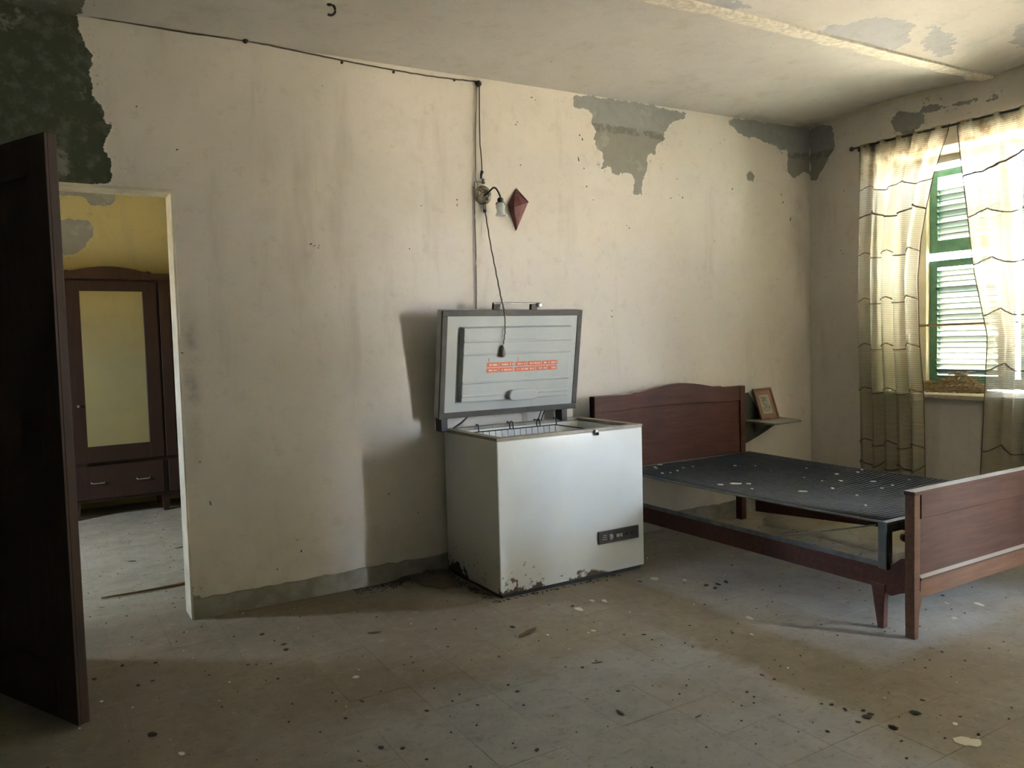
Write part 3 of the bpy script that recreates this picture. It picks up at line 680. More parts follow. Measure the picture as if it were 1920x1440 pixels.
# orange storage-time labels printed on the panel
def lab(x0, x1, z0, z1, marks):
    lo = MB().box(x0, x1, .044, .0448, z0, z1, T=TLid).build('storage_label', 'orange', lid)
    mb = MB(); x = x0+.016; i = 0
    mb.box(x0+.004, x0+.011, .0449, .0453, z0+.006, z1-.006, T=TLid); mb.v = []; mb.f = []; mb.mi = []
    rr = random.Random(int(x0*1e4)+int(z0*1e4))
    while x < x1-.008:
        wd = rr.choice((.005, .007, .009)); hh = rr.choice((.003, .005, .006))
        if rr.random() < .8: mb.box(x, min(x+wd, x1-.005), .0446, .0453, (z0+z1)/2-hh, (z0+z1)/2+hh*.8, T=TLid)
        x += wd+.0035
    if mb.f: mb.build('label_print', 'label_white', lo)
lx0, lx1 = .285, .790; sx = (lx1-lx0)/(1255-410)
def lx(z): return lx0+(z-410)*sx
for (a, b) in ((412, 552), (560, 722), (742, 875), (888, 1055), (1065, 1255)): lab(lx(a), lx(b), .303, .330, 0)
for (a, b) in ((410, 548), (558, 716), (736, 985), (996, 1126), (1138, 1252)): lab(lx(a), lx(b), .270, .297, 0)
for a in (430, 768): MB().box(lx(a), lx(a)+.004, .044, .0448, .333, .358, T=TLid).build('label_print', 'orange', lid)
# handle along the upper edge, with a lock
ha = on_y(925, 575, 4.09); hb = on_y(1012, 575, 4.09); hx0, hx1 = ha.x-LX0, hb.x-LX0
hd = MB().box(hx0, hx1, -.035, -.015, LH+.034, LH+.043, T=TLid).build('handle', 'grey_metal', lid, bevel=.002)
for (a, b) in ((hx0, hx0+.045), (hx1-.065, hx1-.02)): MB().box(a, b, -.038, -.012, LH-.002, LH+.036, T=TLid).build('handle_post', 'black_metal', hd, bevel=.003)
MB().lathe([(.013, 0), (.015, .01), (.015, .03), (.010, .036)], TLid(Vector((hx1-.01, -.03, LH+.03))), tuple(outw), 14).build('lock', 'silver', hd)
for x in (.045, LW_-.075):
    c_ = LX0+x; MB().box(c_-.02, c_+.024, 4.185, 4.262, .865, .965).build('hinge', 'black_metal', fz, bevel=.004)
    MB().tube([(c_-.026, 4.19, .948), (c_+.030, 4.19, .948)], .010, 8).build('hinge_pin', 'grey_metal', fz)
MB().tube([(2.14, 4.215, .878), (2.19, 4.20, .910), (2.235, 4.19, .95)], .006, 6).build('stay_rod', 'grey_metal', fz)
for x in (2.74, 2.765): MB().tube([(x, 4.21, .875), (x+.006, 4.20, .91), (x, 4.16, .955)], .0035, 6).build('lamp_wire', 'black_metal', fz)
# wire basket hooked inside
bk = thing('wire_basket', 'thin dark wire basket hanging inside the open freezer', 'basket', (2.6, 3.95, .55))
bx0, bx1, by0, by1 = 2.24, 2.86, iy0+.02, iy1-.02
for z, nm in ((.845, 'top_wire'), (.60, 'bottom_wire')):
    MB().tube([(bx0, by0, z), (bx1, by0, z), (bx1, by1, z), (bx0, by1, z)], .004, 6, closed=True).build(nm, 'black_metal', bk)
mb = MB()
for k in range(15):
    x = bx0+(bx1-bx0)*k/14; mb.tube([(x, by0, .845), (x, by0+.01, .60), (x, by1-.01, .60), (x, by1, .845)], .0022, 5)
mb.build('wire_grid', 'grey_metal', bk)['kind'] = 'stuff'
for x in (2.30, 2.52, 2.545, 2.72, 2.745, 2.87):
    MB().tube([(x, iy1-.02, .845), (x, iy1-.012, .888), (x, iy1+.01, .889), (x, iy1+.012, .878)], .0038, 6).build('hook', 'black_metal', bk)

# ------------------------------------------------------------------ bed
bed = thing('wooden_bed', 'dark reddish wooden bed with curved headboard and plain footboard', 'bed', (3.95, 3.1, 0))
HX0, HX1, HY0, HY1 = 3.150, 4.560, 4.165, 4.205
pts = []
def hz(x):
    u = (x-HX0)/(HX1-HX0); z = 1.008
    if .24 < u < .82: s = (u-.24)/.58; z += .050*math.sin(math.pi*s)**1.2 
    for c_ in (.245, .815): z += .010*math.exp(-((u-c_)/.018)**2)
    return z
xs_ = [HX0+(HX1-HX0)*i/60 for i in range(61)]
hb_ = MB().prism([(x, HY0, hz(x)) for x in xs_] + [(HX1, HY0, .45), (HX0, HY0, .45)], (0, HY1-HY0, 0)).build('headboard', 'wood_bed', bed, bevel=.003)
MB().prism([(x, HY0-.010, hz(x)) for x in xs_] + [(x, HY0-.010, .90+.012*math.sin(math.pi*min(1, max(0, (x-HX0-.2)/1.0)))) for x in xs_[::-1]], (0, .011, 0)).build('headboard_rail', 'wood_bed', hb_, bevel=.002)
for x in (HX0, HX1-.05): MB().box(x, x+.05, HY0-.012, HY1+.006, 0, 1.005).build('headboard_post', 'wood_bed', hb_, bevel=.003)
# footboard
GX0, GX1, GY0, GY1 = 3.330, 4.74, 2.062, 2.108
ft = MB().box(GX0+.05, GX1-.05, GY0+.012, GY1-.01, .22, .64).build('footboard', 'wood_foot', bed)
MB().box(GX0-.004, GX1+.004, GY0-.004, GY1+.004, .655, .674).build('footboard_cap', 'wood_foot', ft, bevel=.003)
MB().box(GX0+.05, GX1-.05, GY0-.002, GY0+.014, .545, .656).build('footboard_rail', 'wood_foot', ft, bevel=.003)
low = [(GX0+.05, .268), (GX0+.05, .185), (GX0+.075, .165), (GX0+.12, .158)]
MB().prism([(GX0+.05, GY0+.002, .275)] + [(GX0+.05, GY0+.002, .185), (GX0+.10, GY0+.002, .182), (GX1-.10, GY0+.002, .182), (GX1-.05, GY0+.002, .185), (GX1-.05, GY0+.002, .275)], (0, .040, 0)).build('footboard_lower_rail', 'wood_light', ft, bevel=.004)
MB().prism([(GX0+.05, GY0+.013, .286), (GX0+.05, GY0-.003, .274), (GX0+.05, GY0-.003, .266), (GX0+.05, GY0+.013, .262)], (GX1-GX0-.10, 0, 0)).build('footboard_moulding', 'wood_foot', ft)
def leg(x, y0, y1, sgn, nm='leg', par=None, top=.66, w=.045):
    pr_ = [(0, top), (w, top), (w, .22), (w+.020, .185), (w+.012, .16), (w-.004, .11), (w-.012, 0), (.004, 0), (0, .2)]
    P_ = [(x+sgn*a, y0, z) for a, z in pr_]; return MB().prism(P_, (0, y1-y0, 0)).build(nm, 'wood_light', par or ft, bevel=.003)
leg(GX0, GY0, GY1, 1, 'footboard_post'); leg(GX1, GY0, GY1, -1, 'footboard_post')
# side rails with their own tapered legs near the foot
for (x0, x1) in ((3.352, 3.382), (4.66, 4.69)):
    if x0 > 4:      # the far rail has dropped off its head-end hook
        rl = MB().prism([(x0-.04, 4.12, .055), (x0-.04, GY1, .20), (x0-.04, GY1, .31), (x0-.04, 4.12, .145)], (x1-x0, 0, 0)).build('side_rail', 'wood_bed', bed, bevel=.003)
        continue
    rl = MB().prism([(x0, HY0, .192), (x0, 2.30, .192), (x0, 2.24, .18), (x0, 2.19, .165), (x0, 2.15, .185), (x0, GY1, .20), (x0, GY1, .36), (x0, 2.14, .352), (x0, 2.18, .318), (x0, 2.24, .305), (x0, HY0, .300)], (x1-x0, 0, 0)).build('side_rail', 'wood_bed', bed, bevel=.003)
    MB().prism([(x0-.004, 2.215, .21), (x0-.004, 2.29, .21), (x0-.004, 2.275, .12), (x0-.004, 2.255, 0), (x0-.004, 2.225, 0), (x0-.004, 2.222, .12)], (.034, 0, 0)).build('leg', 'wood_bed', rl, bevel=.003)
    MB().box(x0+.004 if x0 < 4 else x0-.03, x1+.03 if x0 < 4 else x1-.004, 2.32, HY0-.03, .30-.028, .30-.012).build('ledge', 'wood_bed', rl)
# wire-mesh base on an angle-iron frame, resting in the bed
sp = thing('wire_mesh_bed_base', 'dark woven wire mesh bed base on grey angle iron frame', 'bed base', (3.98, 3.2, .3))
SX0, SX1, SY0, SY1, SZ = 3.345, 4.585, 2.215, 4.150, .505
def zs(x, y):
    u = (x-SX0)/(SX1-SX0); v = (y-SY0)/(SY1-SY0); return SZ - .040*math.sin(math.pi*u)*math.sin(math.pi*v) - .012*math.sin(math.pi*v)
def ysag(u): return .03*math.sin(math.pi*u)
mb = MB(); n1, n2 = 104, 120
for i in range(n1+1):
    u = i/n1; x = SX0+(SX1-SX0)*u; mb.tube([(x, SY0+(SY1-SY0)*k/12, zs(x, SY0+(SY1-SY0)*k/12)) for k in range(13)], .0026, 4)
for i in range(n2+1):
    y = SY0+(SY1-SY0)*i/n2; mb.tube([(SX0+(SX1-SX0)*k/10, y, zs(SX0+(SX1-SX0)*k/10, y)+.002*(1 if i % 2 else -1)) for k in range(11)], .0026, 4)
mb.build('wire_mesh', 'wire', sp, smooth='all')['kind'] = 'stuff'
for (y0, y1) in ((SY0-.018, SY0+.016), (SY1-.01, SY1+.012)):
    MB().box(SX0-.01, SX1+.01, y0, y1, SZ-.004, SZ+.004).build('end_bar', 'iron', sp, bevel=.001)
    MB().box(SX0-.01, SX1+.01, y0, y0+.005, SZ-.045, SZ-.004).build('end_bar', 'iron', sp, bevel=.001)
for x in (SX0-.004, SX1+.004):
    MB().tube([(x, SY0+(SY1-SY0)*k/14, zs(x, SY0+(SY1-SY0)*k/14)+.001) for k in range(15)], .0055, 6).build('edge_wire', 'iron', sp)
for x in (SX0-.008, SX1-.035):
    for y in (SY0-.016, SY1-.04): 
        MB().box(x, x+.042, y, y+.005, .288, SZ).build('corner_post', 'iron', sp, bevel=.001)
        MB().box(x, x+.005, y, y+.046, .288, SZ).build('corner_post', 'iron', sp, bevel=.001)
    MB().box(x+.006, x+.012, SY0+.03, SY1-.04, .293, .318).build('side_bar', 'iron', sp, bevel=.001)
    MB().tube([(x+.012, SY0+.05, SZ-.02), (x+.012, SY0+.62, .315)], .004, 6).build('brace', 'iron', sp)
MB().box(SX1-.06, SX1-.02, SY0+.1, SY1-.1, .30, .36).build('far_bar', 'iron', sp) if False else None
MB().lathe([(.006, 0), (.022, .006), (.026, .022), (.020, .040), (.006, .046)], (3.45, 2.20, .43), (0, -1, 0), 14).build('wooden_knob', 'wood_foot', sp)

# ------------------------------------------------------------------ shelf and leaning picture
SHZ = .724
sh = thing('corner_shelf', 'small grey wall shelf beside the headboard', 'shelf', (4.85, YB, SHZ))
a_ = on_z(1452, 795, SHZ); b_ = on_z(1503, 788, SHZ)
MB().prism([(a_.x, a_.y, SHZ-.012), (b_.x, b_.y, SHZ-.012), (b_.x+.05, b_.y+.06, SHZ-.012), (b_.x+.08, YB+.002, SHZ-.012), (a_.x+.035, YB+.002, SHZ-.012)], (0, 0, .014)).build('board', 'shelf', sh, bevel=.002)
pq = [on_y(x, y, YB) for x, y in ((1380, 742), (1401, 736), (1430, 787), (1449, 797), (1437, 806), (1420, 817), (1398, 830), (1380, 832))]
MB().prism([(p.x, YB+.001, p.z) for p in pq], (0, -.014, 0)).build('dark_patch', 'patch_dark', sh)  # flat dark green piece on the wall beside the picture and below the board
MB().prism([(a_.x+.14, YB+.002, SHZ-.012), (a_.x+.14, YB-.14, SHZ-.012), (a_.x+.14, YB+.002, SHZ-.12)], (.014, 0, 0)).build('bracket', 'shelf', sh)
pf = thing('framed_picture', 'small brown framed religious print leaning on the shelf', 'picture', (4.9, 4.2, SHZ)) if False else thing('framed_picture', 'small brown framed print leaning on the grey shelf', 'picture', (4.9, 4.2, SHZ))
PB = on_y(1426, 786, 4.205); PB2 = on_y(1457, 782.5, 4.205); bx_ = PB.x; pw = .205; ph_ = .25; pt = math.asin(.085/ph_)
pu = Vector((0, math.sin(pt), math.cos(pt))); po = Vector((0, -math.cos(pt), math.sin(pt)))
def TP(v): return Vector((bx_, 4.205, SHZ+.003)) + Vector((1, 0, 0))*v.x + pu*v.z + po*v.y
for (a, b, c, d) in ((0, pw, 0, .016), (0, pw, ph_-.016, ph_), (0, .016, .016, ph_-.016), (pw-.016, pw, .016, ph_-.016)):
    MB().box(a, b, 0, .014, c, d, T=TP).build('frame_bar', 'wood_frame', pf, bevel=.002)
MB().box(.014, pw-.014, .002, .005, .014, ph_-.014, T=TP).build('mount', 'print_mount', pf)
MB().box(.050, pw-.050, .005, .0062, .045, ph_-.055, T=TP).build('paper', 'print_paper', pf)
MB().box(.062, pw-.062, .0062, .007, .065, ph_-.068, T=TP).build('print', 'print', pf)

# ------------------------------------------------------------------ wall lamp, ornament, cables
WY = YB-.002
lc = on_y(905, 366, WY)
sc_ = thing('wall_lamp', 'old wall lamp with round ceramic plate and curved black arm', 'lamp', lc)
MB().lathe([(.056, 0), (.058, .008), (.050, .016), (.036, .020), (.030, .016), (.012, .018)], lc, (0, -1, 0), 28).build('backplate', 'ceramic', sc_, smooth=True)
mb = MB()
for k in range(6):
    an = k*1.047; mb.tube([lc+Vector((.016*math.cos(an), -.018, .016*math.sin(an))), lc+Vector((.030*math.cos(an+.4), -.026, .030*math.sin(an+.4))), lc+Vector((.044*math.cos(an+.2), -.018, .044*math.sin(an+.2)))], .005, 6)
mb.build('scroll_relief', 'ceramic', sc_)
end = on_y(938, 368, WY-.10); arm = []
P0, P1, P2, P3 = lc+Vector((0, -.02, -.005)), lc+Vector((.02, -.09, .01)), on_y(925, 337, WY-.08), end
for k in range(15):
    s = k/14; arm.append(P0*(1-s)**3+P1*3*s*(1-s)**2+P2*3*s*s*(1-s)+P3*s**3)
arm = arm[:-1] + [end, end+Vector((0, 0, -.015))]
MB().tube(arm, .0055, 8).build('arm', 'black_metal', sc_, smooth='all')
MB().lathe([(.006, 0), (.014, .004), (.020, .014), (.017, .030), (.022, .034), (.015, .046)], end+Vector((0, 0, -.006)), (0, 0, -1), 16).build('socket', 'black_metal', sc_)
MB().lathe([(.016, 0), (.026, .010), (.030, .030), (.024, .055), (.031, .075), (.033, .082), (.031, .082), (.022, .055), (.028, .030), (.014, .003)], end+Vector((0, 0, -.036)), (0, 0, -1), 20).build('glass_shade', 'glass', sc_, smooth=True)
MB().tube([end+Vector((-.024, 0, -.036)), end+Vector((-.032, 0, -.05)), end+Vector((-.026, 0, -.062)), end+Vector((-.03, 0, -.075))], .0032, 6).build('shade_claw', 'black_metal', sc_)
MB().tube([end+Vector((.018, 0, -.030)), end+Vector((.028, 0, -.045)), end+Vector((.030, 0, -.055))], .0045, 6).build('shade_claw', 'black_metal', sc_)
MB().lathe([(.006, 0), (.013, .006), (.008, .02), (.012, .026), (.004, .034)], lc+Vector((0, -.012, .066)), (0, 0, 1), 10).build('top_knob', 'ceramic', sc_)
bs = on_y(902, 335, WY-.02); MB().tube([bs, bs+Vector((.002, 0, .025)), bs+Vector((.008, -.004, .045))], [.006, .008, .011], 8).build('cable_sleeve', 'black_metal', sc_)
lk = on_y(909, 393, WY-.015); MB().lathe([(.008, 0), (.011, .008), (.008, .018)], lk, (0, 0, -1), 10).build('cord_grip', 'black_metal', sc_)
for dx in (-.006, .006): MB().tube([lk+Vector((dx, 0, .035)), lk+Vector((dx, 0, -.002))], .003, 5).build('link', 'cable_pale', sc_)

orn = [on_y(x, y, WY) for x, y in ((966, 354), (985, 380), (967, 433), (952, 384))]
o = thing('purple_ornament', 'purple faceted kite-shaped ornament hung on wall by lamp', 'ornament', orn[0])
top, rgt, bot, lft = [v.copy() for v in orn]; of = Vector((0, -.055, 0))
fl_ = lft+Vector((.012, 0, -.02))+of; fr_ = rgt+Vector((-.006, 0, -.004))+of*.8; fb_ = bot+Vector((.002, 0, .012))+of*.25; fm = (fl_+fr_)/2+of*.2
MB().add([top, rgt, bot, lft, fl_, fr_, fb_, fm], [(3, 0, 4), (0, 7, 4), (0, 5, 7), (0, 1, 5), (1, 2, 6, 5), (2, 3, 4, 6), (4, 7, 6), (7, 5, 6), (0, 3, 2, 1)]).build('folded_body', 'purple', o)
MB().tube([fl_, fm, fr_], .0025, 5).build('upper_edge', 'purple_dark', o)
MB().tube([top+Vector((0, -.01, 0)), fr_], .0035, 5).build('side_edge', 'purple_dark', o)

def cable(name, label, pts, r, mat='cable', wob=.0, knots=(), sub=8):
    P_ = []; rr = random.Random(len(name)+int(pts[0][0]*100))
    for i in range(len(pts)-1):
        a, b = Vector(pts[i]), Vector(pts[i+1])
        for k in range(sub): P_.append(a.lerp(b, k/sub)+Vector((rr.uniform(-wob, wob), 0, rr.uniform(-wob, wob))))
    P_.append(Vector(pts[-1]))
    t_ = thing(name, label, 'cable', P_[0]); MB().tube(P_, r, 6).build('wire', mat, t_, smooth='all')
    for (kp, kr) in knots:
        MB().lathe([(kr*.4, -kr), (kr, -kr*.5), (kr*.7, 0), (kr, kr*.5), (kr*.4, kr)], kp, (0, -1, 0), 10).build('insulator', 'black_metal', t_)
    return t_
wp = lambda x, y, d=.012: on_y(x, y, YB-d)
cable('ceiling_cable', 'dark dusty cable sagging along the top of the back wall', [wp(100, 19), wp(155, 28), wp(340, 60), wp(460, 76), wp(520, 88), wp(640, 113), wp(740, 132), wp(820, 145), wp(895, 153)], .0042, 'cable', .0015,
      [(wp(460, 76, .02), .014), (wp(897, 157, .02), .018), (wp(641, 117, .016), .008), (wp(738, 135, .016), .008), (wp(852, 150, .016), .008)])
cable('drop_cable', 'pale twin cable running down from ceiling to wall lamp', [wp(893, 160), wp(892, 240), wp(892, 335), wp(896, 348)], .0035, 'cable_pale')
cable('drop_cable', 'darker thin cable bowing from ceiling corner to the lamp sleeve', [wp(899, 160), wp(899, 220), wp(900, 270), wp(903, 300, .02), wp(904, 322, .025)], .0036, 'cable')
cable('conduit_cable', 'straight cable running down the wall behind the freezer lid', [wp(903, 341), wp(890, 341), wp(890, 400), wp(893, 500), wp(893, 590), on_y(893, 700, YB-.012)], .0042, 'cable_pale')
lp = on_y(944, 580, LT-.03)
ps = thing('pull_switch', 'dark twisted lamp cord with pear switch hanging over freezer lid', 'switch', lk)
def lidp(px_, py_):     # pixel -> point just in front of the lid's raised panel
    d = ray(px_, py_); n = outw; o_ = TLid(Vector((0, .056, 0))); return CAM + d*((o_-CAM).dot(n)/d.dot(n))
cp = [lk+Vector((.003, 0, -.02)), on_y(920, 460, 4.24), on_y(931, 515, 4.17), on_y(940, 560, 4.09), on_y(945, 581, 4.04), lidp(947, 600), lidp(947, 622), lidp(944, 646)]
pp = []
for i in range(len(cp)-1):
    for k in range(7):
        s = k/7; pp.append(cp[i].lerp(cp[i+1], s)+Vector((.0018*math.sin((i*7+k)*2.1), 0, 0)))
pp.append(cp[-1])
MB().tube(pp, .0036, 6).build('cord', 'cable', ps)
sw = lidp(942, 658); MB().lathe([(.005, 0), (.011, .008), (.016, .028), (.019, .050), (.014, .068), (.004, .073)], sw+Vector((0, 0, .034)), (0, 0, -1), 12).build('pear_switch', 'pear', ps, smooth=True)
hk = on_z(618, 18, 3.0); zz = float(zceil(np.array(hk.x), np.array(hk.y)))
o = thing('ceiling_hook', 'small rusty hook fixed in the plaster ceiling', 'hook', (hk.x, hk.y, zz))
MB().tube([Vector((hk.x, hk.y, zz+.005))+Vector((.028*math.sin(a), 0, -.028+.028*math.cos(a))) for a in [k*.35 for k in range(11)]], .006, 6).build('hook_wire', 'black_metal', o)
MB().lathe([(.014, 0), (.012, .006), (.006, .01)], (hk.x, hk.y, zz+.002), (0, 0, -1), 10).build('hook_plate', 'black_metal', o)

# ------------------------------------------------------------------ wardrobe in the next room
WFY = 7.36
def wq(x, y): p = on_y(x, y, WFY); return p.x, p.z
mx0, mz1 = wq(148, 546); mx1 = wq(267, 546)[0]; mz0 = wq(163, 838)[1]; mx0 = (mx0+wq(163, 838)[0])/2; mx1 = (mx1+wq(280, 828)[0])/2
topz = wq(322, 514)[1]; mc = (mx0+mx1)/2; hw = 1.02
wr = thing('mirror_wardrobe', 'dark wooden wardrobe with mirrored door seen through the doorway', 'wardrobe', (mc, WFY+.25, 0))
zb_ = wq(345, 924)[1]
MB().box(mc-hw, mc+hw, WFY+.02, WFY+.52, max(.06, zb_), topz-.03).build('carcass', 'wood_dark', wr, bevel=.004)
MB().box(mc-hw-.02, mc+hw+.02, WFY-.01, WFY+.53, topz-.045, topz).build('cornice', 'wood_dark', wr, bevel=.006)
cx_a, cx_b = wq(115, 512)[0], wq(284, 512)[0]
MB().prism([(cx_a+(cx_b-cx_a)*i/24, WFY-.012, topz+.004+.050*math.sin(math.pi*i/24)**1.3+(.012 if i in (1, 23) else 0)) for i in range(25)] + [(cx_b, WFY-.012, topz-.05), (cx_a, WFY-.012, topz-.05)], (0, .04, 0)).build('crest', 'wood_dark', wr, bevel=.003)
dz0, dz1 = wq(160, 868)[1], topz-.07
def wdoor(x0, x1, gx0, gx1, gz0, gz1, glass, ajar=0.0):
    d_ = None; ca, sa = math.cos(ajar), math.sin(ajar)
    def TD(v): u = v.x-x1; q = v.y-WFY; return Vector((x1+u*ca-q*sa*0+q*0, WFY+u*sa+q*ca, v.z))
    for (a, b, c, d, nm) in ((x0, gx0, dz0, dz1, 's'), (gx1, x1, dz0, dz1, 's'), (gx0, gx1, dz0, gz0, 'r'), (gx0, gx1, gz1, dz1, 'r')):
        ob = MB().box(a, b, WFY-.012, WFY+.019, c, d, T=TD)
        if d_ is None: d_ = ob
        else: d_.add(ob.v, ob.f)
    dr = d_.build('door', 'wood_dark', wr, bevel=.003)
    MB().box(gx0-.003, gx1+.003, WFY+.002, WFY+.008, gz0-.003, gz1+.003, T=TD).build('mirror' if glass else 'door_panel', 'mirror' if glass else 'wood_dark', dr)
    return dr
sx0, sx1 = wq(118, 700)[0]-.02, wq(300, 700)[0]
dm = wdoor(mc-(sx1-mc), sx1, mx0, mx1, mz0, mz1, True, math.radians(4.0))
MB().lathe([(.006, 0), (.012, .01), (.006, .022)], (mx0-.05, WFY-.060, .95), (0, -1, 0), 10).build('key_plate', 'silver', dm)
wdoor(sx1+.02, mc+hw-.01, sx1+.10, mc+hw-.09, dz0+.10, dz1-.12, False)
wdoor(mc-hw+.01, mc-(sx1-mc)-.02, mc-hw+.09, mc-(sx1-mc)-.10, dz0+.10, dz1-.12, False)
for (a, b) in ((mc-(sx1-mc), sx1), (sx1+.02, mc+hw-.01), (mc-hw+.01, mc-(sx1-mc)-.02)):
    dr = MB().box(a+.01, b-.01, WFY-.006, WFY+.03, max(.10, zb_+.03), dz0-.03).build('drawer', 'wood_dark', wr, bevel=.004)
    zz = (max(.10, zb_+.03)+dz0-.03)/2
    for k in ((.25, .75) if (b-a) > .5 else (.5,)):
        xm = a+(b-a)*k; MB().tube([(xm-.05, WFY-.006, zz), (xm-.045, WFY-.026, zz-.006), (xm+.045, WFY-.026, zz-.006), (xm+.05, WFY-.006, zz)], .006, 6).build('drawer_handle', 'silver', dr)
for x in (mc-hw+.03, mc+hw-.10, mc-(sx1-mc)-.03, sx1-.03):
    for y in (WFY+.03, WFY+.43): MB().prism([(x, y, max(.06, zb_)), (x+.07, y, max(.06, zb_)), (x+.055, y, 0), (x+.015, y, 0)], (0, .07, 0)).build('foot', 'wood_dark', wr)

# ------------------------------------------------------------------ litter on the floor and the bed
s0, s1 = on_z(190, 1124), on_z(352, 1095)
mid = (s0+s1)/2+Vector((.0, -.028, 0)); sp_ = []
for k in range(13):
    s = k/12; p = s0*(1-s)**2+mid*2*s*(1-s)+s1*s*s; sp_.append(Vector((p.x, p.y, .009)))
o = MB().tube(sp_, [.0055+.003*k/12 for k in range(13)], 8).build('cane_stick', 'stick', smooth='all'); tag(o, 'thin bent brown cane lying on the floor past the doorway', 'stick')
# cardboard scrap beside the freezer
cs = [on_z(x, y) for x, y in ((722, 1096), (765, 1085), (790, 1099), (828, 1105), (868, 1098), (845, 1080), (826, 1062), (805, 1066), (770, 1072), (735, 1086))]
mb = MB(); c0 = sum(cs, Vector())/len(cs); vv = []
for ring, hgt in ((1.0, .004), (.7, .018), (.35, .022)):
    for i, p in enumerate(cs): q = c0+(p-c0)*ring; vv.append((q.x, min(q.y, YB-.015), hgt+.010*math.sin(i*2.1)*(ring < 1)))
vv.append((c0.x, min(c0.y, YB-.02), .020)); n = len(cs)
fs = [(r*n+i, r*n+(i+1) % n, (r+1)*n+(i+1) % n, (r+1)*n+i) for r in range(2) for i in range(n)] + [(2*n+i, 2*n+(i+1) % n, 3*n) for i in range(n)]
o = mb.add(vv, fs).build('cardboard_scrap', 'cardboard'); md = o.modifiers.new('t', 'SOLIDIFY'); md.thickness = .004; md.offset = 1
tag(o, 'dark crumpled cardboard scrap on the floor against freezer side', 'cardboard')
# shapes shared by the litter
def blob_mesh(name, seed, flat, mat):
    r_ = random.Random(seed); bm = bmesh.new(); bmesh.ops.create_icosphere(bm, subdivisions=1, radius=1)
    for v in bm.verts: v.co *= r_.uniform(.6, 1.15); v.co.z = max(v.co.z, -.35)*flat
    me = bpy.data.meshes.new(name); bm.to_mesh(me); bm.free(); me.materials.append(M[mat]); return me
def chip_mesh(name, seed, mat):
    r_ = random.Random(seed); n = r_.randint(5, 8); a0 = r_.uniform(0, 6)
    P_ = [(math.cos(a0+6.283*i/n)*r_.uniform(.5, 1.1), math.sin(a0+6.283*i/n)*r_.uniform(.5, 1.1)) for i in range(n)]
    mb = MB().prism([(x, y, .0) for x, y in P_], (0, 0, .12)); me = bpy.data.meshes.new(name); me.from_pydata(mb.v, [], mb.f); me.materials.append(M[mat]); me.update(); return me
clumps = [blob_mesh('clump', 20+k, .55, 'clump') for k in range(4)]; leaves = [blob_mesh('dry_leaf', 40+k, .22, 'leaf') for k in range(3)]; chips = [chip_mesh('chip', 60+k, 'flake') for k in range(5)]
def place(p):
    if p.y > YB: return 'past the doorway'
    if p.x < 1.0: return 'near the open door leaf'
    if p.x > 3.3 and p.y > 2.1: return 'under the bed'
    if p.x > 3.0: return 'before the bed footboard'
    if p.y > 2.9: return 'along the freezer foot'
    return 'between freezer and bed foot' if p.x > 2.2 else 'in front of the freezer'
def litter(name, label, cat, group, me, loc, sx, sy, sz, rz):
    o = bpy.data.objects.new(name, me); C.objects.link(o); o.location = loc; o.scale = (sx, sy, sz); o.rotation_euler = (0, 0, rz); return tag(o, label, cat, group)
R2 = random.Random(9)
dark = [(491,1190,14),(532,1209,14),(536,1219,14),(465,1247,10),(292,1243,10),(259,1286,12),(287,1277,9),(176,1274,12),(229,1249,10),(285,1378,22),(600,1373,7),(392,1266,8),(521,1273,8),
 (960,1176,14),(840,1213,8),(935,1231,8),(1092,1252,9),(970,1297,11),(953,1285,9),(755,1404,16),(800,1424,10),(1007,1407,13),(648,1347,12),(678,1315,10),(715,1402,14),(800,1333,14),(1073,1137,12),(1200,1091,12),(1170,1190,7),(1207,1190,9),(895,1322,8),(1158,1296,9),(757,1246,6),
 (1321,1134,9),(1362,1125,6),(1373,1187,8),(1452,1238,7),(1428,1266,10),(1452,1274,9),(1401,1298,10),(1414,1307,10),(1559,1322,14),(1585,1331,14),(1624,1345,22),(1632,1340,16),(1608,1354,14),(1618,1333,10),(1716,1338,24),(1676,1366,24),(1835,1378,13),(1729,1313,10),(1552,1372,9),(1417,1395,7),(1766,1223,9),(1768,1117,10),(1293,1173,8),(1800,1344,9),
 (1325,1098,13),(1346,1096,15),(1362,1092,14),(1340,1103,12),(1590,1130,6),(1540,1320,8),(1690,1390,9),(1240,1210,7),(1100,1310,6),(1330,1250,6)]
for (x, y, s) in dark:
    p = on_z(x, y); k = s*.36*(p-CAM).length/FPX; me = R2.choice(clumps)
    litter('dirt_clump', 'small dark crumb of dirt on the floor '+place(p), 'dirt', 'dark dirt crumbs '+place(p), me, (p.x, p.y, k*.16), k*R2.uniform(.8, 1.2), k*R2.uniform(1.0, 1.7), k*R2.uniform(.4, .8), R2.uniform(0, 3.14))
for (x, y, s, an) in ((702, 1187, 38, .1), (990, 1187, 62, .5), (1120, 1244, 28, .2), (1163, 1338, 28, -.6), (339, 1027, 22, .2), (247, 1053, 18, .1), (191, 1140, 14, 0), (328, 1122, 10, 0), (1310, 1345, 20, .5)):
    p = on_z(x, y); k = s*.5*(p-CAM).length/FPX
    d = on_z(x+10*math.cos(an), y-10*math.sin(an))-p
    litter('dry_leaf', 'long dark curled dry leaf on the floor '+place(p), 'leaf', 'dry leaves '+place(p), R2.choice(leaves), (p.x, p.y, .004), k, k*.30, k*.30, math.atan2(d.y, d.x))
white = [(341,1414,16),(1085,1143,20),(1110,1127,12),(1133,1127,16),(1228,1085,22),(1027,1191,8),(1112,1183,12),(1103,1187,7),(667,1270,14),(1803,1389,34),(1824,1393,26),(1835,1133,18),(1789,1159,10),(1405,1159,16),(1410,1190,7),(1284,1088,12),(1791,1358,14),(292,982,8),(190,1316,8),(430,1280,7),(1775,1131,8)]
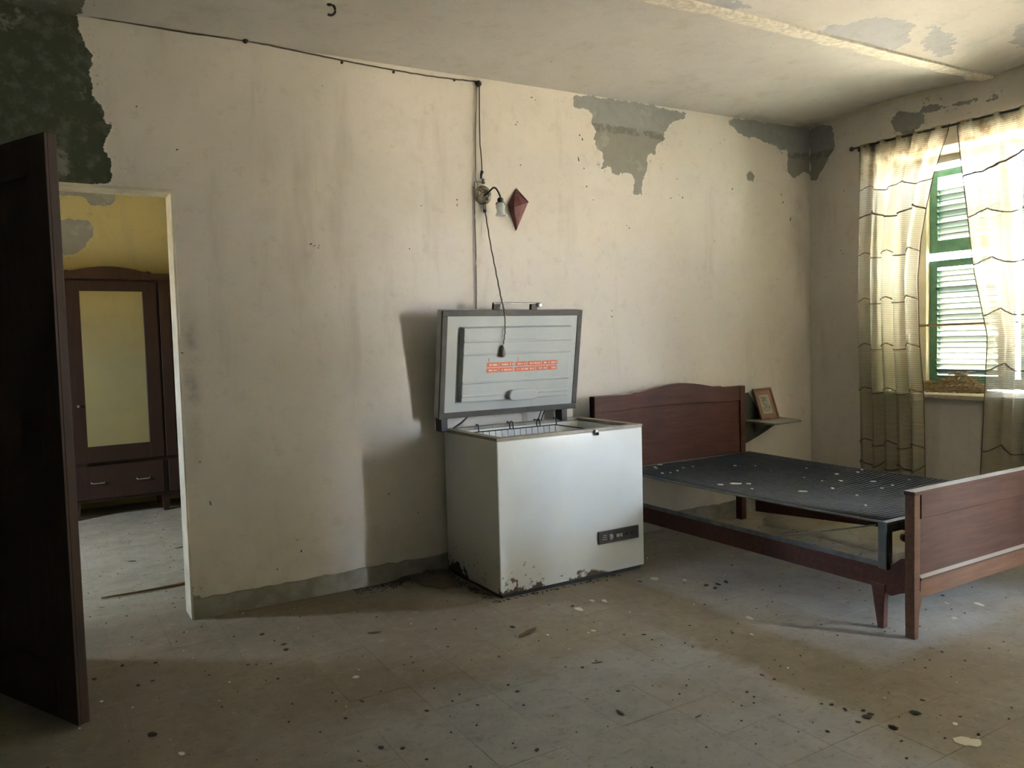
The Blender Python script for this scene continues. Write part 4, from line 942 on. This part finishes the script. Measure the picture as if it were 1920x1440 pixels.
for (x, y, s) in white:
    p = on_z(x, y); k = s*.5*(p-CAM).length/FPX
    litter('plaster_flake', ('large' if s > 24 else 'small')+' white plaster flake on the floor '+place(p), 'flake', 'plaster flakes '+place(p), R2.choice(chips), (p.x, p.y, .0006), k, k*R2.uniform(.8, 1.4), .018, R2.uniform(0, 3.14))
c6 = ((1180, 820), 560/1920)
for (x, y, s, asp) in [(250,160,100,.3),(200,178,40,.4),(212,232,36,.4),(310,216,26,.6),(165,192,30,.3),(175,200,24,.3),(690,300,95,.25),(590,306,50,.3),(770,300,40,.4),(790,333,22,.6),(680,184,36,.4),(1120,350,70,.2),(1335,238,30,.6),(1468,226,26,.6),(1495,210,24,.6),(1360,282,40,.5),(1308,330,24,.8),(1570,286,46,.3),(1625,330,22,.5),(1465,375,20,.5),(1690,310,22,.6),(1520,440,22,.5),(1120,260,26,.5),(1800,275,14,.8),(345,198,20,.3),(265,228,22,.4),(410,190,16,.5),(810,185,14,.7),(910,218,14,.7),(1140,200,16,.6),(1240,282,14,.7),(1550,208,24,.4)]:
    q = on_z(c6[0][0]+x*c6[1], c6[0][1]+y*c6[1], SZ-.02); z = zs(min(max(q.x, SX0), SX1), min(max(q.y, SY0), SY1))+.004; q = on_z(c6[0][0]+x*c6[1], c6[0][1]+y*c6[1], z)
    if not (SX0 < q.x < SX1 and SY0 < q.y < SY1): continue
    k = s*.5*c6[1]*(q-CAM).length/FPX
    litter('plaster_flake', 'curled white plaster flake lying on the wire mesh bed base', 'flake', 'plaster flakes on the bed mesh', R2.choice(chips), (q.x, q.y, z), k, k*asp*2.2, .035, -.55+R2.uniform(-.4, .4))
# fine grit nobody could count
mb = MB(); mf = MB(); R3 = random.Random(13)
for k in range(1500):
    far_ = R3.random() < .25
    x, y = (R3.uniform(-.6, 1.6), R3.uniform(4.5, 7.3)) if far_ else (R3.uniform(-.3, 5.2), R3.uniform(1.3, 4.25))
    s = R3.choice((.002, .003, .003, .005, .007)); a = R3.uniform(0, 6.28); mi = 1 if R3.random() < .2 else 0
    (mf if far_ else mb).add([(x+s*math.cos(a+q*2.1), y+s*math.sin(a+q*2.1), 0.0) for q in range(3)] + [(x, y, s*.7)], [(0, 1, 3), (1, 2, 3), (2, 0, 3)], mi)
for k in range(560):          # grit swept against the freezer and the wall
    if k < 300: x, y = R3.uniform(1.5, 2.10), YB-.02-abs(R3.gauss(0, .05))
    elif k < 500: x, y = 2.09-abs(R3.gauss(0, .03)), R3.uniform(3.60, 4.25)
    else: x, y = R3.uniform(2.1, 2.9), 3.625-abs(R3.gauss(0, .02))
    s = R3.uniform(.003, .009); a = R3.uniform(0, 6.28)
    mb.add([(x+s*math.cos(a+q*2.1), min(y+s*math.sin(a+q*2.1), YB-.013), 0.0) for q in range(3)] + [(x, y, s*.9)], [(0, 1, 3), (1, 2, 3), (2, 0, 3)], 0)
o = mf.build('floor_grit', ['clump', 'flake']); tag(o, 'fine dirt and grit on the floor beyond the doorway', 'dirt'); o['kind'] = 'stuff'
o = mb.build('floor_grit', ['clump', 'flake']); tag(o, 'fine dirt and grit scattered over the floor by freezer and bed', 'dirt'); o['kind'] = 'stuff'

# small scars and nail holes in the plaster
def scar(wall, p, nrm, w_, h_, rot):
    me = blob_mesh('plaster_scar', int(abs(p.x*977+p.z*331)), 1.0, 'clump'); o = bpy.data.objects.new('plaster_scar', me); C.objects.link(o); o.parent = wall
    o.location = p; o.scale = (w_, .003, h_) if nrm == 'y' else (.003, w_, h_); o.rotation_euler = (0, rot, 0) if nrm == 'y' else (rot, 0, 0)
R4 = random.Random(31)
for (x, y, w_, h_) in [(583,458,5,3),(590,461,6,2),(598,460,4,2),(597,465,2,4),(332,281,4,3),(256,200,3,3),(395,945,2,12),(520,1068,2,7),(557,1012,3,3),(565,1034,3,6),(857,385,2,8),(857,375,3,4),(970,229,3,3),(967,234,3,4),(997,183,5,3),(1004,188,4,2),(976,310,4,3),(1258,372,3,4),(1269,336,3,3),(1271,336,2,2),(1273,366,2,3),(1280,371,3,7),(1340,452,3,3),(1087,254,4,5),(1092,262,3,8),(1085,300,3,14),(1095,316,3,4),(1100,350,3,6),(1112,375,3,3),(1373,355,3,10),(1465,365,3,10),(1468,380,3,6),(1482,412,3,14),(1175,423,3,2),(1180,428,3,5),(790,386,3,3),(768,467,3,3),(342,662,4,3),(1147,583,4,3),(1147,594,4,4),(1358,262,5,2),(1350,269,4,2),(888,352,3,5)]:
    scar(wall_back, on_y(x, y, YB), 'y', w_*.0034*.55, h_*.0031*.55, R4.uniform(-.4, .4))
for (x, y, w_, h_) in [(1580,476,6,2),(1577,470,2,4),(1583,358,3,3),(1600,250,3,2),(1522,246,4,3),(1548,520,2,3),(1560,610,3,2)]:
    scar(wall_right, on_x(x, y, XR), 'x', w_*.0035*.6, h_*.0033*.55, R4.uniform(-.4, .4))
